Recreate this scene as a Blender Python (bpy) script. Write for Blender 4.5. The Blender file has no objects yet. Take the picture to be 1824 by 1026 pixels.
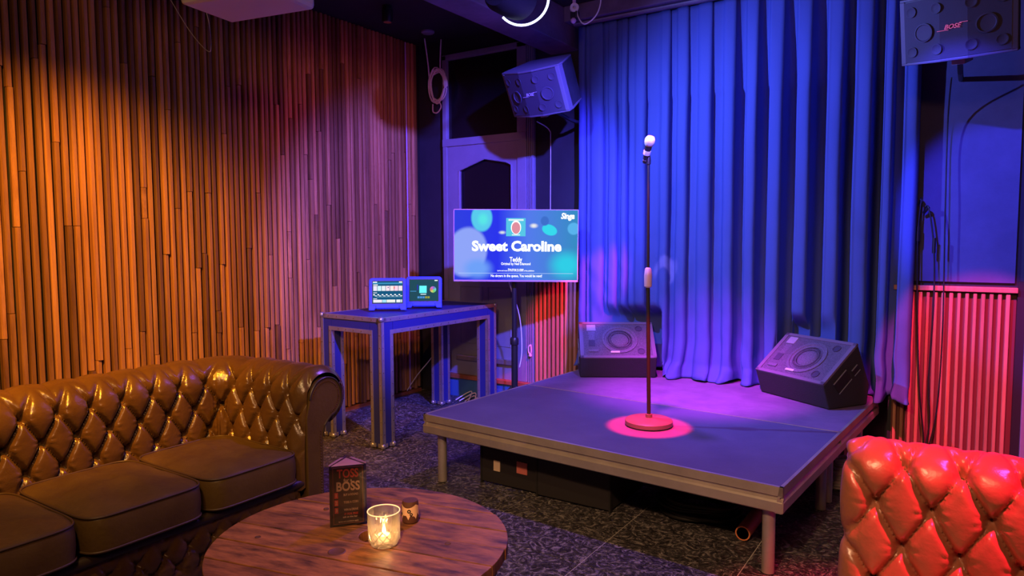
import bpy, bmesh, math, random
from mathutils import Vector, Matrix, noise
random.seed(7)
PI = math.pi
S = bpy.context.scene
COL = S.collection

# ---------------------------------------------------------------- camera
CAM_H, YAW, PITCH, ROLL, FPX = 1.4006, 0.5830, 0.0713, -0.0043, 1247.66
fw = Vector((-math.sin(YAW)*math.cos(PITCH), math.cos(YAW)*math.cos(PITCH), -math.sin(PITCH)))
r0 = Vector((math.cos(YAW), math.sin(YAW), 0)); u0 = r0.cross(fw)
rt = r0*math.cos(ROLL) + u0*math.sin(ROLL); up = u0*math.cos(ROLL) - r0*math.sin(ROLL)
cd = bpy.data.cameras.new('camera'); cam = bpy.data.objects.new('camera', cd); COL.objects.link(cam)
cd.sensor_width = 36; cd.lens = FPX/1824*36; cd.clip_start = .02
cam.matrix_world = Matrix(((rt.x, up.x, -fw.x, 0), (rt.y, up.y, -fw.y, 0), (rt.z, up.z, -fw.z, CAM_H), (0, 0, 0, 1)))
S.camera = cam

# ---------------------------------------------------------------- world, exposure, lights
w = bpy.data.worlds.new('world'); S.world = w; w.use_nodes = True
w.node_tree.nodes['Background'].inputs[0].default_value = (0.30, 0.16, 0.45, 1)
w.node_tree.nodes['Background'].inputs[1].default_value = 0.008
S.view_settings.view_transform = 'Standard'; S.view_settings.look = 'None'
S.view_settings.exposure = 0.0; S.view_settings.gamma = 1.0; S.view_settings.use_curve_mapping = False
S.cycles.use_denoising = True
S.cycles.max_bounces = 6

def light(name, kind, loc, aim, energy, color, size=.05, angle=60, blend=.5):
    d = bpy.data.lights.new(name, kind); o = bpy.data.objects.new(name, d); COL.objects.link(o)
    o.location = loc; d.energy = energy; d.color = color
    if kind == 'SPOT':
        d.spot_size = math.radians(angle); d.spot_blend = blend; d.shadow_soft_size = size
    elif kind == 'AREA': d.size = size
    else: d.shadow_soft_size = size
    if aim is not None: o.rotation_euler = (Vector(aim)-Vector(loc)).to_track_quat('-Z', 'Y').to_euler()
    return o
PAR = Vector((-1.80, 3.02, 2.60))
light('spot_blue_curtain', 'SPOT', (-2.18, 3.15, 2.50), (-.90, 4.80, 1.50), 300, (.18, .24, 1.0), .02, 112, .9)
light('spot_blue_front', 'SPOT', (-.35, 2.2, 3.0), (-3.5, 4.45, 1.3), 1900, (.12, .09, 1.0), .05, 43, .5)
light('spot_blue_right', 'SPOT', (-.95, 2.5, 2.9), (.30, 4.93, 1.38), 560, (.08, .07, 1.0), .02, 27, .4)
light('spot_blue_floor', 'SPOT', (-1.65, 3.45, 3.05), (-1.55, 2.75, 0), 215, (.30, .12, 1.0), .04, 84, .8)
light('par_spill', 'POINT', (-2.12, 3.78, 2.52), None, 4.0, (.22, .14, 1.0), .05)
light('spot_magenta_stage', 'SPOT', (-1.35, 3.1, 2.95), (-1.50, 4.40, .35), 950, (.75, .03, .80), .05, 34, .9)
light('spot_magenta_right', 'SPOT', (-.02, 2.7, 2.9), (.07, 4.93, .36), 820, (1.0, .025, .24), .02, 23, .3)
light('spot_red_panel', 'SPOT', (-1.0, 3.9, 2.5), (-2.80, 4.93, .62), 600, (1.0, .03, .12), .03, 15, .5)
light('spot_red_mic', 'SPOT', (-1.15, 2.75, 3.0), (-1.41, 3.45, .42), 2600, (1.0, .01, .07), .012, 10.0, .35)
light('spot_pink_mic_head', 'SPOT', (-1.0, 2.2, 2.6), (-1.41, 3.46, 1.91), 330, (1.0, .5, .8), .01, 3.6, .6)
light('spot_red_chair', 'SPOT', (.75, 1.85, 2.85), (.14, 2.32, .90), 1600, (1.0, .01, .09), .05, 26, 1.0)
light('spot_amber_wall', 'SPOT', (-2.45, .75, 2.6), (-4.2, 1.85, .60), 430, (1.0, .38, .02), .03, 78, .75)
light('spot_amber_fill', 'SPOT', (-1.6, .4, 2.9), (-3.3, 2.3, .2), 95, (1.0, .62, .26), .05, 80, .9)
light('spot_pink_wall', 'SPOT', (-2.35, 3.15, 2.25), (-4.2, 4.15, 1.5), 42, (1.0, .13, .50), .05, 95, 1.0)
light('warm_room', 'AREA', (-.1, -.6, 2.95), (-1.5, 2.2, .2), 26, (1.0, .48, .22), .5)
light('warm_front', 'SPOT', (-.6, .4, 2.2), (-1.3, 3.0, .25), 175, (1.0, .56, .28), .06, 75, .9)

# ---------------------------------------------------------------- materials
def mat(name, col, rough=.6, metal=0, emit=None, estr=1, bump=0, bscale=60, var=0, vscale=4, col2=None, spec=.5,
        objvar=0, stretch=None, coat=0, alpha=1):
    m = bpy.data.materials.new(name); m.use_nodes = True; nt = m.node_tree; b = nt.nodes['Principled BSDF']
    b.inputs['Base Color'].default_value = (*col, 1); b.inputs['Roughness'].default_value = rough
    b.inputs['Metallic'].default_value = metal; b.inputs['Specular IOR Level'].default_value = spec
    if coat: b.inputs['Coat Weight'].default_value = coat; b.inputs['Coat Roughness'].default_value = .25
    if emit: b.inputs['Emission Color'].default_value = (*emit, 1); b.inputs['Emission Strength'].default_value = estr
    tc = nt.nodes.new('ShaderNodeTexCoord'); src = tc.outputs['Object']
    if stretch:
        mp = nt.nodes.new('ShaderNodeMapping'); mp.inputs['Scale'].default_value = stretch
        nt.links.new(src, mp.inputs['Vector']); src = mp.outputs['Vector']
    last = None
    if var:
        n = nt.nodes.new('ShaderNodeTexNoise'); n.inputs['Scale'].default_value = vscale; n.inputs['Detail'].default_value = 6
        n.inputs['Roughness'].default_value = .65
        nt.links.new(src, n.inputs['Vector'])
        if objvar:
            n.noise_dimensions = '4D'; oi = nt.nodes.new('ShaderNodeObjectInfo'); k = nt.nodes.new('ShaderNodeMath'); k.operation = 'MULTIPLY'
            k.inputs[1].default_value = 50; nt.links.new(oi.outputs['Random'], k.inputs[0]); nt.links.new(k.outputs[0], n.inputs['W'])
        r = nt.nodes.new('ShaderNodeValToRGB'); r.color_ramp.elements[0].position = .5-var/2; r.color_ramp.elements[1].position = .5+var/2
        r.color_ramp.elements[0].color = (*(col2 or tuple(c*.45 for c in col)), 1); r.color_ramp.elements[1].color = (*col, 1)
        nt.links.new(n.outputs['Fac'], r.inputs['Fac']); last = r.outputs['Color']
    if objvar:
        oi2 = nt.nodes.new('ShaderNodeObjectInfo'); mr = nt.nodes.new('ShaderNodeMapRange')
        mr.inputs['To Min'].default_value = 1-objvar; mr.inputs['To Max'].default_value = 1+objvar
        nt.links.new(oi2.outputs['Random'], mr.inputs['Value'])
        mx = nt.nodes.new('ShaderNodeVectorMath'); mx.operation = 'SCALE'
        if last: nt.links.new(last, mx.inputs[0])
        else: mx.inputs[0].default_value = col
        nt.links.new(mr.outputs[0], mx.inputs['Scale']); last = mx.outputs[0]
    if last: nt.links.new(last, b.inputs['Base Color'])
    if bump:
        n2 = nt.nodes.new('ShaderNodeTexNoise'); n2.inputs['Scale'].default_value = bscale; n2.inputs['Detail'].default_value = 4
        nt.links.new(src, n2.inputs['Vector'])
        bp = nt.nodes.new('ShaderNodeBump'); bp.inputs['Strength'].default_value = bump; bp.inputs['Distance'].default_value = .004
        nt.links.new(n2.outputs['Fac'], bp.inputs['Height']); nt.links.new(bp.outputs['Normal'], b.inputs['Normal'])
    if alpha < 1: b.inputs['Alpha'].default_value = alpha
    return m

M = {}
M['slat'] = mat('stained_pine_slat', (.56, .27, .11), .48, var=.5, vscale=5, col2=(.20, .08, .03), objvar=.5, stretch=(6, 6, .7), bump=.25, bscale=30)
M['slat_red'] = mat('dado_slat', (.62, .30, .17), .5, var=.5, vscale=5, col2=(.42, .17, .10), objvar=.22, stretch=(6, 6, .7), bump=.2, bscale=30)
M['black'] = mat('matt_black', (.012, .011, .013), .7)
M['wallblack'] = mat('dark_painted_wall', (.035, .035, .055), .75, var=.6, vscale=2, bump=.15, bscale=40)
M['wallblue'] = mat('blue_black_wall_cloth', (.12, .12, .30), .85, var=.6, vscale=1.5, bump=.15, bscale=80)
M['ceil'] = mat('dark_ceiling', (.030, .024, .040), .8, var=.5, vscale=2, bump=.2, bscale=20)
M['beam'] = mat('ceiling_beam_paint', (.20, .14, .30), .7, var=.4, vscale=3)
M['paint'] = mat('grey_gloss_paint', (.28, .28, .40), .45, var=.4, vscale=3, col2=(.22, .22, .32), bump=.1, bscale=30)
M['glassdark'] = mat('blacked_out_pane', (.006, .006, .010), .25)
M['woodtrim'] = mat('orange_sill_wood', (.50, .16, .06), .5, var=.5, vscale=8)
M['riser'] = mat('blue_riser', (.05, .16, .45), .6)
M['alu'] = mat('aluminium_edging', (.60, .58, .60), .38, .75, bump=.08, bscale=120, var=.4, vscale=9, col2=(.42, .40, .42))
M['alu2'] = mat('stage_frame_aluminium', (.66, .58, .55), .42, .6, bump=.06, bscale=90, var=.4, vscale=5, col2=(.48, .42, .40))
M['navy'] = mat('navy_laminate', (.025, .030, .20), .5, bump=.08, bscale=200)
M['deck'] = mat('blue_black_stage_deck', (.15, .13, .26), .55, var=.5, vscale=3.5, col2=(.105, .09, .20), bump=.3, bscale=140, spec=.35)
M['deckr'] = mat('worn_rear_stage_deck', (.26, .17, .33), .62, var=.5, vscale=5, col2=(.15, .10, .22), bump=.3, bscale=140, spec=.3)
M['curtain'] = mat('blue_curtain_cloth', (.085, .13, .44), .8, bump=.35, bscale=300, spec=.15)
M['chrome'] = mat('chrome', (.75, .72, .75), .22, 1)
M['leather'] = mat('brown_leather', (.14, .070, .021), .27, var=.55, vscale=5, col2=(.068, .031, .011), bump=.25, bscale=90, spec=.6)
M['leather2'] = mat('worn_cushion_leather', (.135, .080, .018), .46, var=.6, vscale=4, col2=(.055, .024, .009), bump=.3, bscale=60, spec=.4)
M['leatherr'] = mat('tan_leather', (.36, .13, .075), .30, var=.4, vscale=4, col2=(.26, .085, .05), bump=.2, bscale=90, spec=.6)
M['seam'] = mat('cushion_seam', (.07, .038, .014), .5)
M['piping'] = mat('dark_piping', (.035, .02, .012), .45)
M['button'] = mat('leather_button', (.16, .08, .03), .3)
M['nail'] = mat('brass_nail', (.5, .32, .14), .3, 1)
M['table'] = mat('reclaimed_plank', (.40, .145, .05), .48, var=.30, vscale=6, col2=(.055, .022, .012), stretch=(1.2, 4.5, 3), objvar=.18, bump=.35, bscale=22)
M['tabledark'] = mat('dark_table_wood', (.10, .035, .018), .6, bump=.2, bscale=20)
M['blackpl'] = mat('black_plastic', (.02, .02, .024), .38)
M['spk'] = mat('grey_speaker_shell', (.12, .115, .18), .5, bump=.15, bscale=150)
M['spkgrille'] = mat('speaker_grille_cloth', (.05, .047, .09), .65, bump=.3, bscale=400)
M['spkside'] = mat('scuffed_back_panel', (.04, .04, .06), .45, var=.4, vscale=12, col2=(.02, .02, .03))
M['carpet'] = mat('speaker_carpet', (.028, .024, .032), .9, bump=.8, bscale=260)
M['frame_carpet'] = mat('scuffed_wedge_rim', (.20, .14, .24), .85, bump=.6, bscale=260)
M['bluecase'] = mat('blue_foam_case', (.035, .10, .90), .5, emit=(.02, .05, .9), estr=0)
M['whitepl'] = mat('white_plastic', (.70, .66, .72), .5)
M['cable_w'] = mat('pale_cable', (.80, .76, .88), .5)
M['cable_b'] = mat('black_cable', (.012, .012, .014), .5)
M['purplelit'] = mat('purple_lit_tint', (.60, .40, .72), .4)  # pale parts, with the purple light put into their base colour
M['plaster'] = mat('chipped_plaster', (.55, .45, .55), .8, var=.4, vscale=30, bump=.6, bscale=60)
M['ply'] = mat('plywood', (.35, .23, .12), .6, var=.5, vscale=6)
M['sticker'] = mat('pale_sticker', (.80, .62, .45), .6)
M['stickerr'] = mat('red_sticker', (.72, .20, .17), .6)
M['orange'] = mat('orange_plastic', (.75, .25, .10), .5)
M['rope'] = mat('hose_white', (.7, .66, .6), .6)
M['basem'] = mat('cast_iron_base', (.13, .11, .11), .45)
M['micgrille'] = mat('silver_mesh_ball', (.85, .80, .85), .45, .2, bump=.6, bscale=900)
M['redgrip'] = mat('grey_grip', (.55, .48, .52), .4)

def emat(name, col, s):
    m = bpy.data.materials.new(name); m.use_nodes = True; nt = m.node_tree; nt.nodes.clear()
    e = nt.nodes.new('ShaderNodeEmission'); e.inputs[0].default_value = (*col, 1); e.inputs[1].default_value = s
    o = nt.nodes.new('ShaderNodeOutputMaterial'); nt.links.new(e.outputs[0], o.inputs[0]); return m
M['white_e'] = emat('screen_white', (1, 1, 1), 1.3)
M['hood_light'] = emat('hood_rim_light', (.55, .60, 1.0), 4.0)  # emission stands for lamp light caught by the hood rim
M['hood_light2'] = emat('lamp_lens_glow', (.75, .45, 1.0), 2.0)
M['flame'] = emat('candle_flame', (1.0, .62, .22), 26)
M['candlelit'] = mat('candlelit_wax_rim', (.9, .7, .45), .5, emit=(1.0, .55, .2), estr=1.2)  # emission paints candlelight into the wax and onto the glass rim

def glassmat(name, tint, gl=.12, dif=.12):
    m = bpy.data.materials.new(name); m.use_nodes = True; nt = m.node_tree; nt.nodes.clear()
    o = nt.nodes.new('ShaderNodeOutputMaterial'); t = nt.nodes.new('ShaderNodeBsdfTransparent'); t.inputs[0].default_value = (*tint, 1)
    g = nt.nodes.new('ShaderNodeBsdfGlossy'); g.inputs['Roughness'].default_value = .08
    fz = nt.nodes.new('ShaderNodeFresnel'); fz.inputs[0].default_value = 1.5
    mx = nt.nodes.new('ShaderNodeMixShader'); ad = nt.nodes.new('ShaderNodeMath'); ad.operation = 'ADD'; ad.inputs[1].default_value = gl; ad.use_clamp = True
    nt.links.new(fz.outputs[0], ad.inputs[0]); nt.links.new(ad.outputs[0], mx.inputs[0]); nt.links.new(t.outputs[0], mx.inputs[1]); nt.links.new(g.outputs[0], mx.inputs[2])
    d = nt.nodes.new('ShaderNodeBsdfTranslucent'); d.inputs[0].default_value = (.95, .9, .85, 1); m2 = nt.nodes.new('ShaderNodeMixShader'); m2.inputs[0].default_value = dif
    nt.links.new(mx.outputs[0], m2.inputs[1]); nt.links.new(d.outputs[0], m2.inputs[2]); nt.links.new(m2.outputs[0], o.inputs[0]); return m
M['glass'] = glassmat('cut_glass', (.97, .95, .93), .12, .10)
M['acrylic'] = glassmat('clear_acrylic', (.95, .95, .95), .05, .03)

def floor_material():
    m = bpy.data.materials.new('scuffed_slate_vinyl'); m.use_nodes = True; nt = m.node_tree; b = nt.nodes['Principled BSDF']
    tc = nt.nodes.new('ShaderNodeTexCoord'); gm = nt.nodes.new('ShaderNodeNewGeometry')
    n = nt.nodes.new('ShaderNodeTexNoise'); n.inputs['Scale'].default_value = 14; n.inputs['Detail'].default_value = 8; n.inputs['Distortion'].default_value = 3.5
    n.inputs['Roughness'].default_value = .6
    nt.links.new(gm.outputs['Position'], n.inputs['Vector'])
    r = nt.nodes.new('ShaderNodeValToRGB'); e = r.color_ramp.elements
    e[0].position = .42; e[0].color = (.035, .032, .035, 1); e[1].position = .62; e[1].color = (.36, .33, .33, 1); x_ = r.color_ramp.elements.new(.53); x_.color = (.10, .09, .095, 1)
    nt.links.new(n.outputs['Fac'], r.inputs['Fac']); nt.links.new(r.outputs[0], b.inputs['Base Color'])
    v = nt.nodes.new('ShaderNodeTexNoise'); v.inputs['Scale'].default_value = 24; v.inputs['Detail'].default_value = 6; v.inputs['Distortion'].default_value = 4.5
    nt.links.new(gm.outputs['Position'], v.inputs['Vector'])
    bp = nt.nodes.new('ShaderNodeBump'); bp.inputs['Strength'].default_value = 1.0; bp.inputs['Distance'].default_value = .02
    nt.links.new(v.outputs['Fac'], bp.inputs['Height']); nt.links.new(bp.outputs[0], b.inputs['Normal'])
    b.inputs['Roughness'].default_value = .30; b.inputs['Specular IOR Level'].default_value = .6
    return m
M['floor'] = floor_material()
M['grout'] = mat('pale_tile_joint', (.60, .56, .54), .7)

# ---------------------------------------------------------------- mesh helpers
class MB:
    def __init__(s): s.v = []; s.f = []
    def add(s, vs, fs):
        k = len(s.v); s.v += [tuple(v) for v in vs]; s.f += [tuple(i+k for i in f) for f in fs]; return s
    def box(s, c, d, R=None):
        x, y, z = d[0]/2, d[1]/2, d[2]/2
        vs = [Vector(p) for p in ((-x,-y,-z),(x,-y,-z),(x,y,-z),(-x,y,-z),(-x,-y,z),(x,-y,z),(x,y,z),(-x,y,z))]
        if R is not None: vs = [R @ v for v in vs]
        return s.add([v+Vector(c) for v in vs], [(0,3,2,1),(4,5,6,7),(0,1,5,4),(1,2,6,5),(2,3,7,6),(3,0,4,7)])
    def bb(s, a, b):
        return s.box([(a[i]+b[i])/2 for i in range(3)], [abs(b[i]-a[i]) for i in range(3)])
    def lathe(s, prof, n=24, T=None):
        T = T or Matrix.Identity(4); vs = []; fs = []
        for r, z in prof:
            for k in range(n): vs.append(T @ Vector((r*math.cos(2*PI*k/n), r*math.sin(2*PI*k/n), z)))
        for i in range(len(prof)-1):
            for k in range(n):
                k2 = (k+1) % n; fs.append((i*n+k, i*n+k2, (i+1)*n+k2, (i+1)*n+k))
        if prof[0][0] > 1e-5: fs.append(tuple(reversed(range(n))))
        if prof[-1][0] > 1e-5: fs.append(tuple((len(prof)-1)*n+k for k in range(n)))
        return s.add(vs, fs)
    def cyl(s, a, b, r, n=16, r2=None):
        a = Vector(a); b = Vector(b); q = (b-a).to_track_quat('Z', 'Y').to_matrix().to_4x4()
        return s.lathe([(r, 0), (r if r2 is None else r2, (b-a).length)], n, Matrix.Translation(a) @ q)
    def tube(s, pts, r, n=8, closed=False):
        pts = [Vector(p) for p in pts]; N = len(pts); vs = []; fs = []; prev = None
        for i, p in enumerate(pts):
            if closed: t = pts[(i+1) % N]-pts[i-1]
            else: t = pts[min(i+1, N-1)]-pts[max(i-1, 0)]
            t.normalize()
            if prev is None: u = t.orthogonal().normalized()
            else:
                u = prev - t*prev.dot(t); u = u.normalized() if u.length > 1e-6 else t.orthogonal().normalized()
            prev = u; v = t.cross(u)
            for k in range(n): vs.append(p + r*(u*math.cos(2*PI*k/n)+v*math.sin(2*PI*k/n)))
        for i in range(N if closed else N-1):
            for k in range(n): j = (i+1) % N; k2 = (k+1) % n; fs.append((i*n+k, i*n+k2, j*n+k2, j*n+k))
        if not closed: fs += [tuple(reversed(range(n))), tuple((N-1)*n+k for k in range(n))]
        return s.add(vs, fs)
    def prism(s, poly, h, T=None, z0=0):
        T = T or Matrix.Identity(4); n = len(poly)
        vs = [T @ Vector((p[0], p[1], z0)) for p in poly] + [T @ Vector((p[0], p[1], z0+h)) for p in poly]
        return s.add(vs, [tuple(reversed(range(n))), tuple(range(n, 2*n))] + [(i, (i+1) % n, n+(i+1) % n, n+i) for i in range(n)])
    def ball(s, c, r, n=12, sz=1):
        m = n//2
        return s.lathe([(max(r*math.sin(PI*i/m), 1e-6), -r*sz*math.cos(PI*i/m)) for i in range(m+1)], n, Matrix.Translation(c))
    def xf(s, T): s.v = [tuple(T @ Vector(v)) for v in s.v]; return s
    def mesh(s, name, m, smooth=None):
        me = bpy.data.meshes.new(name); me.from_pydata(s.v, [], s.f); me.validate(); me.update()
        if smooth is not None:
            me.shade_smooth()
            if smooth < 180: me.set_sharp_from_angle(angle=math.radians(smooth))
        if m is not None: me.materials.append(m)
        return me
    def build(s, name, m, parent=None, smooth=None, bevel=0, loc=None):
        o = bpy.data.objects.new(name, s.mesh(name, m, smooth)); COL.objects.link(o)
        if parent is not None: o.parent = parent
        if loc is not None: o.location = loc
        if bevel:
            b = o.modifiers.new('bevel', 'BEVEL'); b.width = bevel; b.segments = 2; b.limit_method = 'ANGLE'
        return o
def B(): return MB()
def tag(o, label, cat, group=None, kind=None):
    o['label'] = label; o['category'] = cat
    if group: o['group'] = group
    if kind: o['kind'] = kind
    return o
def empty(name, loc=(0, 0, 0), rz=0, R=None):
    o = bpy.data.objects.new(name, None); COL.objects.link(o); o.empty_display_size = .1
    if R is not None: o.matrix_world = Matrix.Translation(loc) @ R.to_4x4()
    else: o.location = loc; o.rotation_euler = (0, 0, rz)
    return o
def struct(o): o['kind'] = 'structure'; return o
def smooth_path(pts, n=8, closed=False):
    P = [Vector(p) for p in pts]; N = len(P); out = []
    for i in range(N if closed else N-1):
        g = (lambda j: P[j % N]) if closed else (lambda j: P[max(0, min(N-1, j))])
        a, b, c, d = g(i-1), g(i), g(i+1), g(i+2)
        for k in range(n):
            t = k/n; out.append(.5*((2*b)+(-a+c)*t+(2*a-5*b+4*c-d)*t*t+(-a+3*b-3*c+d)*t**3))
    if not closed: out.append(P[-1])
    return out
def text(name, body, size, m, parent, T, ext=.0006, off=0, align='CENTER', width=None, shear=0):
    c = bpy.data.curves.new('t', 'FONT'); c.body = body; c.size = size; c.extrude = ext; c.offset = off; c.align_x = align; c.align_y = 'CENTER'; c.shear = shear
    c.resolution_u = 3
    t = bpy.data.objects.new('t', c); COL.objects.link(t)
    me = bpy.data.meshes.new_from_object(t); bpy.data.objects.remove(t); bpy.data.curves.remove(c)
    if width and len(me.vertices):
        xs = [v.co.x for v in me.vertices]; k = width/(max(xs)-min(xs))
        for v in me.vertices: v.co.x *= k
    me.transform(T); me.materials.clear(); me.materials.append(m); me.name = name
    o = bpy.data.objects.new(name, me); COL.objects.link(o); o.parent = parent
    return o
# text plane helper: local x right, local y up, facing -Y of the parent
def TF(x, y, z): return Matrix.Translation((x, y, z)) @ Matrix.Rotation(PI/2, 4, 'X')

# ---------------------------------------------------------------- room
XL, YB, ZC = -4.221, 4.93, 3.12
XR, YF = 1.7, -1.6
fl = struct(B().bb((XL-.1, YF-.1, -.06), (XR+.1, 5.3, -.003)).build('floor', M['grout']))
tile_me = B().bb((-.2975, -.2975, -.003), (.2975, .2975, 0)).mesh('floor_tile', M['floor'])
x = -4.37 + .6*0
xs = [-4.072+.6*i for i in range(10)]
ys = [YF+.3+.6*i for i in range(11)]
for xx in xs:
    for yy in ys:
        hx0, hx1 = max(xx-.2985, XL), min(xx+.2985, XR); hy1 = min(yy+.2985, YB); hy0 = yy-.2985
        if hx1-hx0 < .02 or hy1-hy0 < .02: continue
        o = bpy.data.objects.new('floor_tile', tile_me); COL.objects.link(o); o.parent = fl
        o.location = ((hx0+hx1)/2, (hy0+hy1)/2, 0); o.scale = ((hx1-hx0)/.597, (hy1-hy0)/.597, 1)
struct(B().bb((XL-.1, YF-.1, ZC), (XR+.1, 5.3, ZC+.1)).build('ceiling', M['ceil']))
wl = struct(B().bb((XL-.1, YF-.1, -.05), (XL-.03, YB+.1, ZC)).build('wall_left', M['black']))
wb = struct(B().prism([(XL-.1, YB), (-2.53, YB), (-2.53, 5.22), (-.42, 5.22), (-.42, YB), (XR+.1, YB), (XR+.1, 5.3), (XL-.1, 5.3)], ZC+.05, None, -.05).build('wall_back', M['wallblack']))
struct(B().bb((XR, YF-.1, -.05), (XR+.1, YB, ZC)).build('wall_right', M['wallblack']))
struct(B().bb((XL-.1, YF-.1, -.05), (XR+.1, YF, ZC)).build('wall_front', M['wallblack']))
# ceiling beam and pelmet over the curtain
struct(B().bb((-2.868, 1.2, 2.85), (-2.62, YB, ZC)).build('trim_1', M['beam'], bevel=.008))
struct(B().bb((-2.62, 4.69, 3.005), (.75, YB, ZC)).build('trim_2', M['beam'], bevel=.006))
# slats on the left wall: several butted lengths per column
def slat_mesh(m, w=.0275):
    h = w/2
    return B().prism([(-h, -.012), (h, -.012), (h, .011), (h*.66, .017), (-h*.66, .017), (-h, .011)], 1.0).mesh('slat', m)
sl_me = slat_mesh(M['slat'])
yy = 1.10; rng = random.Random(3)
while yy < 4.85:
    z = .03 + rng.uniform(0, .02); top = ZC-.004
    cuts = sorted([rng.uniform(.35, 2.8) for _ in range(rng.choice([1, 1, 2]))])
    zs = [z] + cuts + [top]
    wv = rng.uniform(.92, 1.10)
    for a, b in zip(zs[:-1], zs[1:]):
        if b-a < .05: continue
        o = bpy.data.objects.new('slat', sl_me); COL.objects.link(o); o.parent = wl
        o.location = (XL-.012+rng.uniform(-.004, .008), yy+rng.uniform(-.002, .002), a+.0015); o.rotation_euler = (0, 0, -PI/2+rng.uniform(-.08, .08))
        o.scale = (wv, 1+rng.uniform(0, .35), b-a-.003)
    yy += .043
struct(B().bb((XL-.03, 1.0, 0), (XL+.012, 4.86, .03)).build('baseboard_left', M['woodtrim']))
c = B().cyl((XL+.03, 4.686, .05), (XL+.03, 4.686, 3.1), .007, 8).build('wall_conduit', M['purplelit'])
tag(c, 'thin pale vertical conduit on the slatted wall near its far end', 'conduit')
# right hand dado and left hand dado on the back wall
wallb = struct(B().bb((-.41, YB-.02, 1.13), (.20, YB, 2.95)).build('trim_3', M['wallblue']))
M['slatback'] = mat('shaded_batten_backing', (.16, .05, .04), .7)  # backing colour darkened to put shade into the gaps between slats
dd_me = slat_mesh(M['slat_red'], .0215)
def dado(x0, x1, pitch, ztop, name):
    d = struct(B().bb((x0, YB-.008, .03), (x1, YB, ztop-.03)).build(name, M['slatback']))
    x = x0+pitch/2
    while x < x1-.01:
        o = bpy.data.objects.new('slat', dd_me); COL.objects.link(o); o.parent = d
        o.location = (x, YB-.024, .035); o.rotation_euler = (0, 0, PI); o.scale = (rng.uniform(.9, 1.08), 1.35, ztop-.03-.045); x += pitch
    r = B().bb((x0-.005, YB-.06, ztop-.03), (x1+.004, YB, ztop)).build('cap_rail', M['slat_red'], d, bevel=.004)
    B().bb((x0, YB-.035, 0), (x1, YB, .03)).build('bottom_rail', M['slat_red'], d)
    return d
dado(-.40, .212, .0395, 1.105, 'trim_4')
dado(-3.005, -2.545, .0395, 1.105, 'trim_5')
# right door architrave, dark reveal, chipped plaster
struct(B().bb((.215, YB-.03, 0), (.255, YB, 1.14)).build('trim_6', M['black']))
ar = struct(B().bb((.255, YB-.07, 0), (.37, YB, 2.9)).build('trim_7', M['paint'], bevel=.006))
pb = B()
for i in range(16):
    zz = 1.72+i*.028; wv = .02+.02*abs(noise.noise(Vector((i*.7, 3, 1))))
    pb.bb((.255-wv*(1 if i > 6 else .45), YB-.035, zz), (.258, YB, zz+.0285))
pb.build('chipped_plaster', M['plaster'], ar)
B().bb((.27, YB-.10, 2.02), (.36, YB-.07, 2.14)).build('switch_box', M['paint'], ar, bevel=.005)
struct(B().bb((-.40, YB-.05, 0), (.25, YB-.0, .028)).build('baseboard_back', M['paint']))

# ---------------------------------------------------------------- door with transom
dr = struct(empty('door_1', (0, 0, 0)))
def D(a, b, name, m, bev=.004, par=dr): return B().bb(a, b).build(name, m, par, bevel=bev)
D((-3.945, YB-.05, .20), (-3.90, YB, 2.985), 'door_frame', M['paint'])
D((-3.165, YB-.05, .20), (-3.075, YB, 2.985), 'door_frame', M['paint'])
D((-3.945, YB-.05, 2.945), (-3.075, YB, 2.99), 'door_frame', M['paint'])
D((-3.945, YB-.055, 2.20), (-3.075, YB, 2.265), 'transom_bar', M['paint'])
D((-3.90, YB-.012, 2.265), (-3.165, YB, 2.945), 'transom_pane', M['glassdark'], 0)
# moulded architrave to the right
a = D((-3.075, YB-.035, .20), (-3.012, YB, 2.99), 'architrave', M['paint'])
for k in range(3): B().bb((-3.068+k*.02, YB-.045, .20), (-3.058+k*.02, YB-.03, 2.99)).build('moulding', M['paint'], a)
# leaf with clipped-corner pane
P = [(-3.77, 1.08), (-3.225, 1.08), (-3.225, 2.005), (-3.28, 2.035), (-3.50, 2.075), (-3.77, 1.985)]
leaf = B()
out = [(-3.90, .20), (-3.165, .20), (-3.165, 2.20), (-3.90, 2.20)]
def zr(poly, y0, y1, mb):
    T = Matrix(((1, 0, 0, 0), (0, 0, -1, y1), (0, 1, 0, 0), (0, 0, 0, 1))); mb.prism(poly, y1-y0, T); return mb
zr([(-3.90, .20), (-3.77, .20), (-3.77, 2.20), (-3.90, 2.20)], YB-.04, YB, leaf)
zr([(-3.225, .20), (-3.165, .20), (-3.165, 2.20), (-3.225, 2.20)], YB-.04, YB, leaf)
zr([(-3.77, .20), (-3.225, .20), (-3.225, 1.08), (-3.77, 1.08)], YB-.04, YB, leaf)
zr([(-3.77, 1.985), (-3.50, 2.075), (-3.50, 2.20), (-3.77, 2.20)], YB-.04, YB, leaf)
zr([(-3.50, 2.075), (-3.28, 2.035), (-3.225, 2.005), (-3.225, 2.20), (-3.50, 2.20)], YB-.04, YB, leaf)
lf = leaf.build('door_leaf', M['paint'], dr)
zr(P, YB-.012, YB-.006, B()).build('glass_pane', M['glassdark'], lf)
B().tube([(p[0], YB-.04, p[1]) for p in P], .008, 6, True).build('pane_bead', M['paint'], lf)
for (x0, x1) in ((-3.77, -3.53), (-3.47, -3.24)):
    B().tube([(x0, YB-.04, .48), (x1, YB-.04, .48), (x1, YB-.04, .98), (x0, YB-.04, .98)], .007, 6, True).build('panel_moulding', M['paint'], lf)
B().bb((-3.80, YB-.075, .33), (-3.20, YB-.04, .375)).build('weather_bar', M['alu'], lf, bevel=.008)
D((-3.945, YB-.09, .165), (-3.01, YB, .20), 'door_sill', M['woodtrim'])
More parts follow.
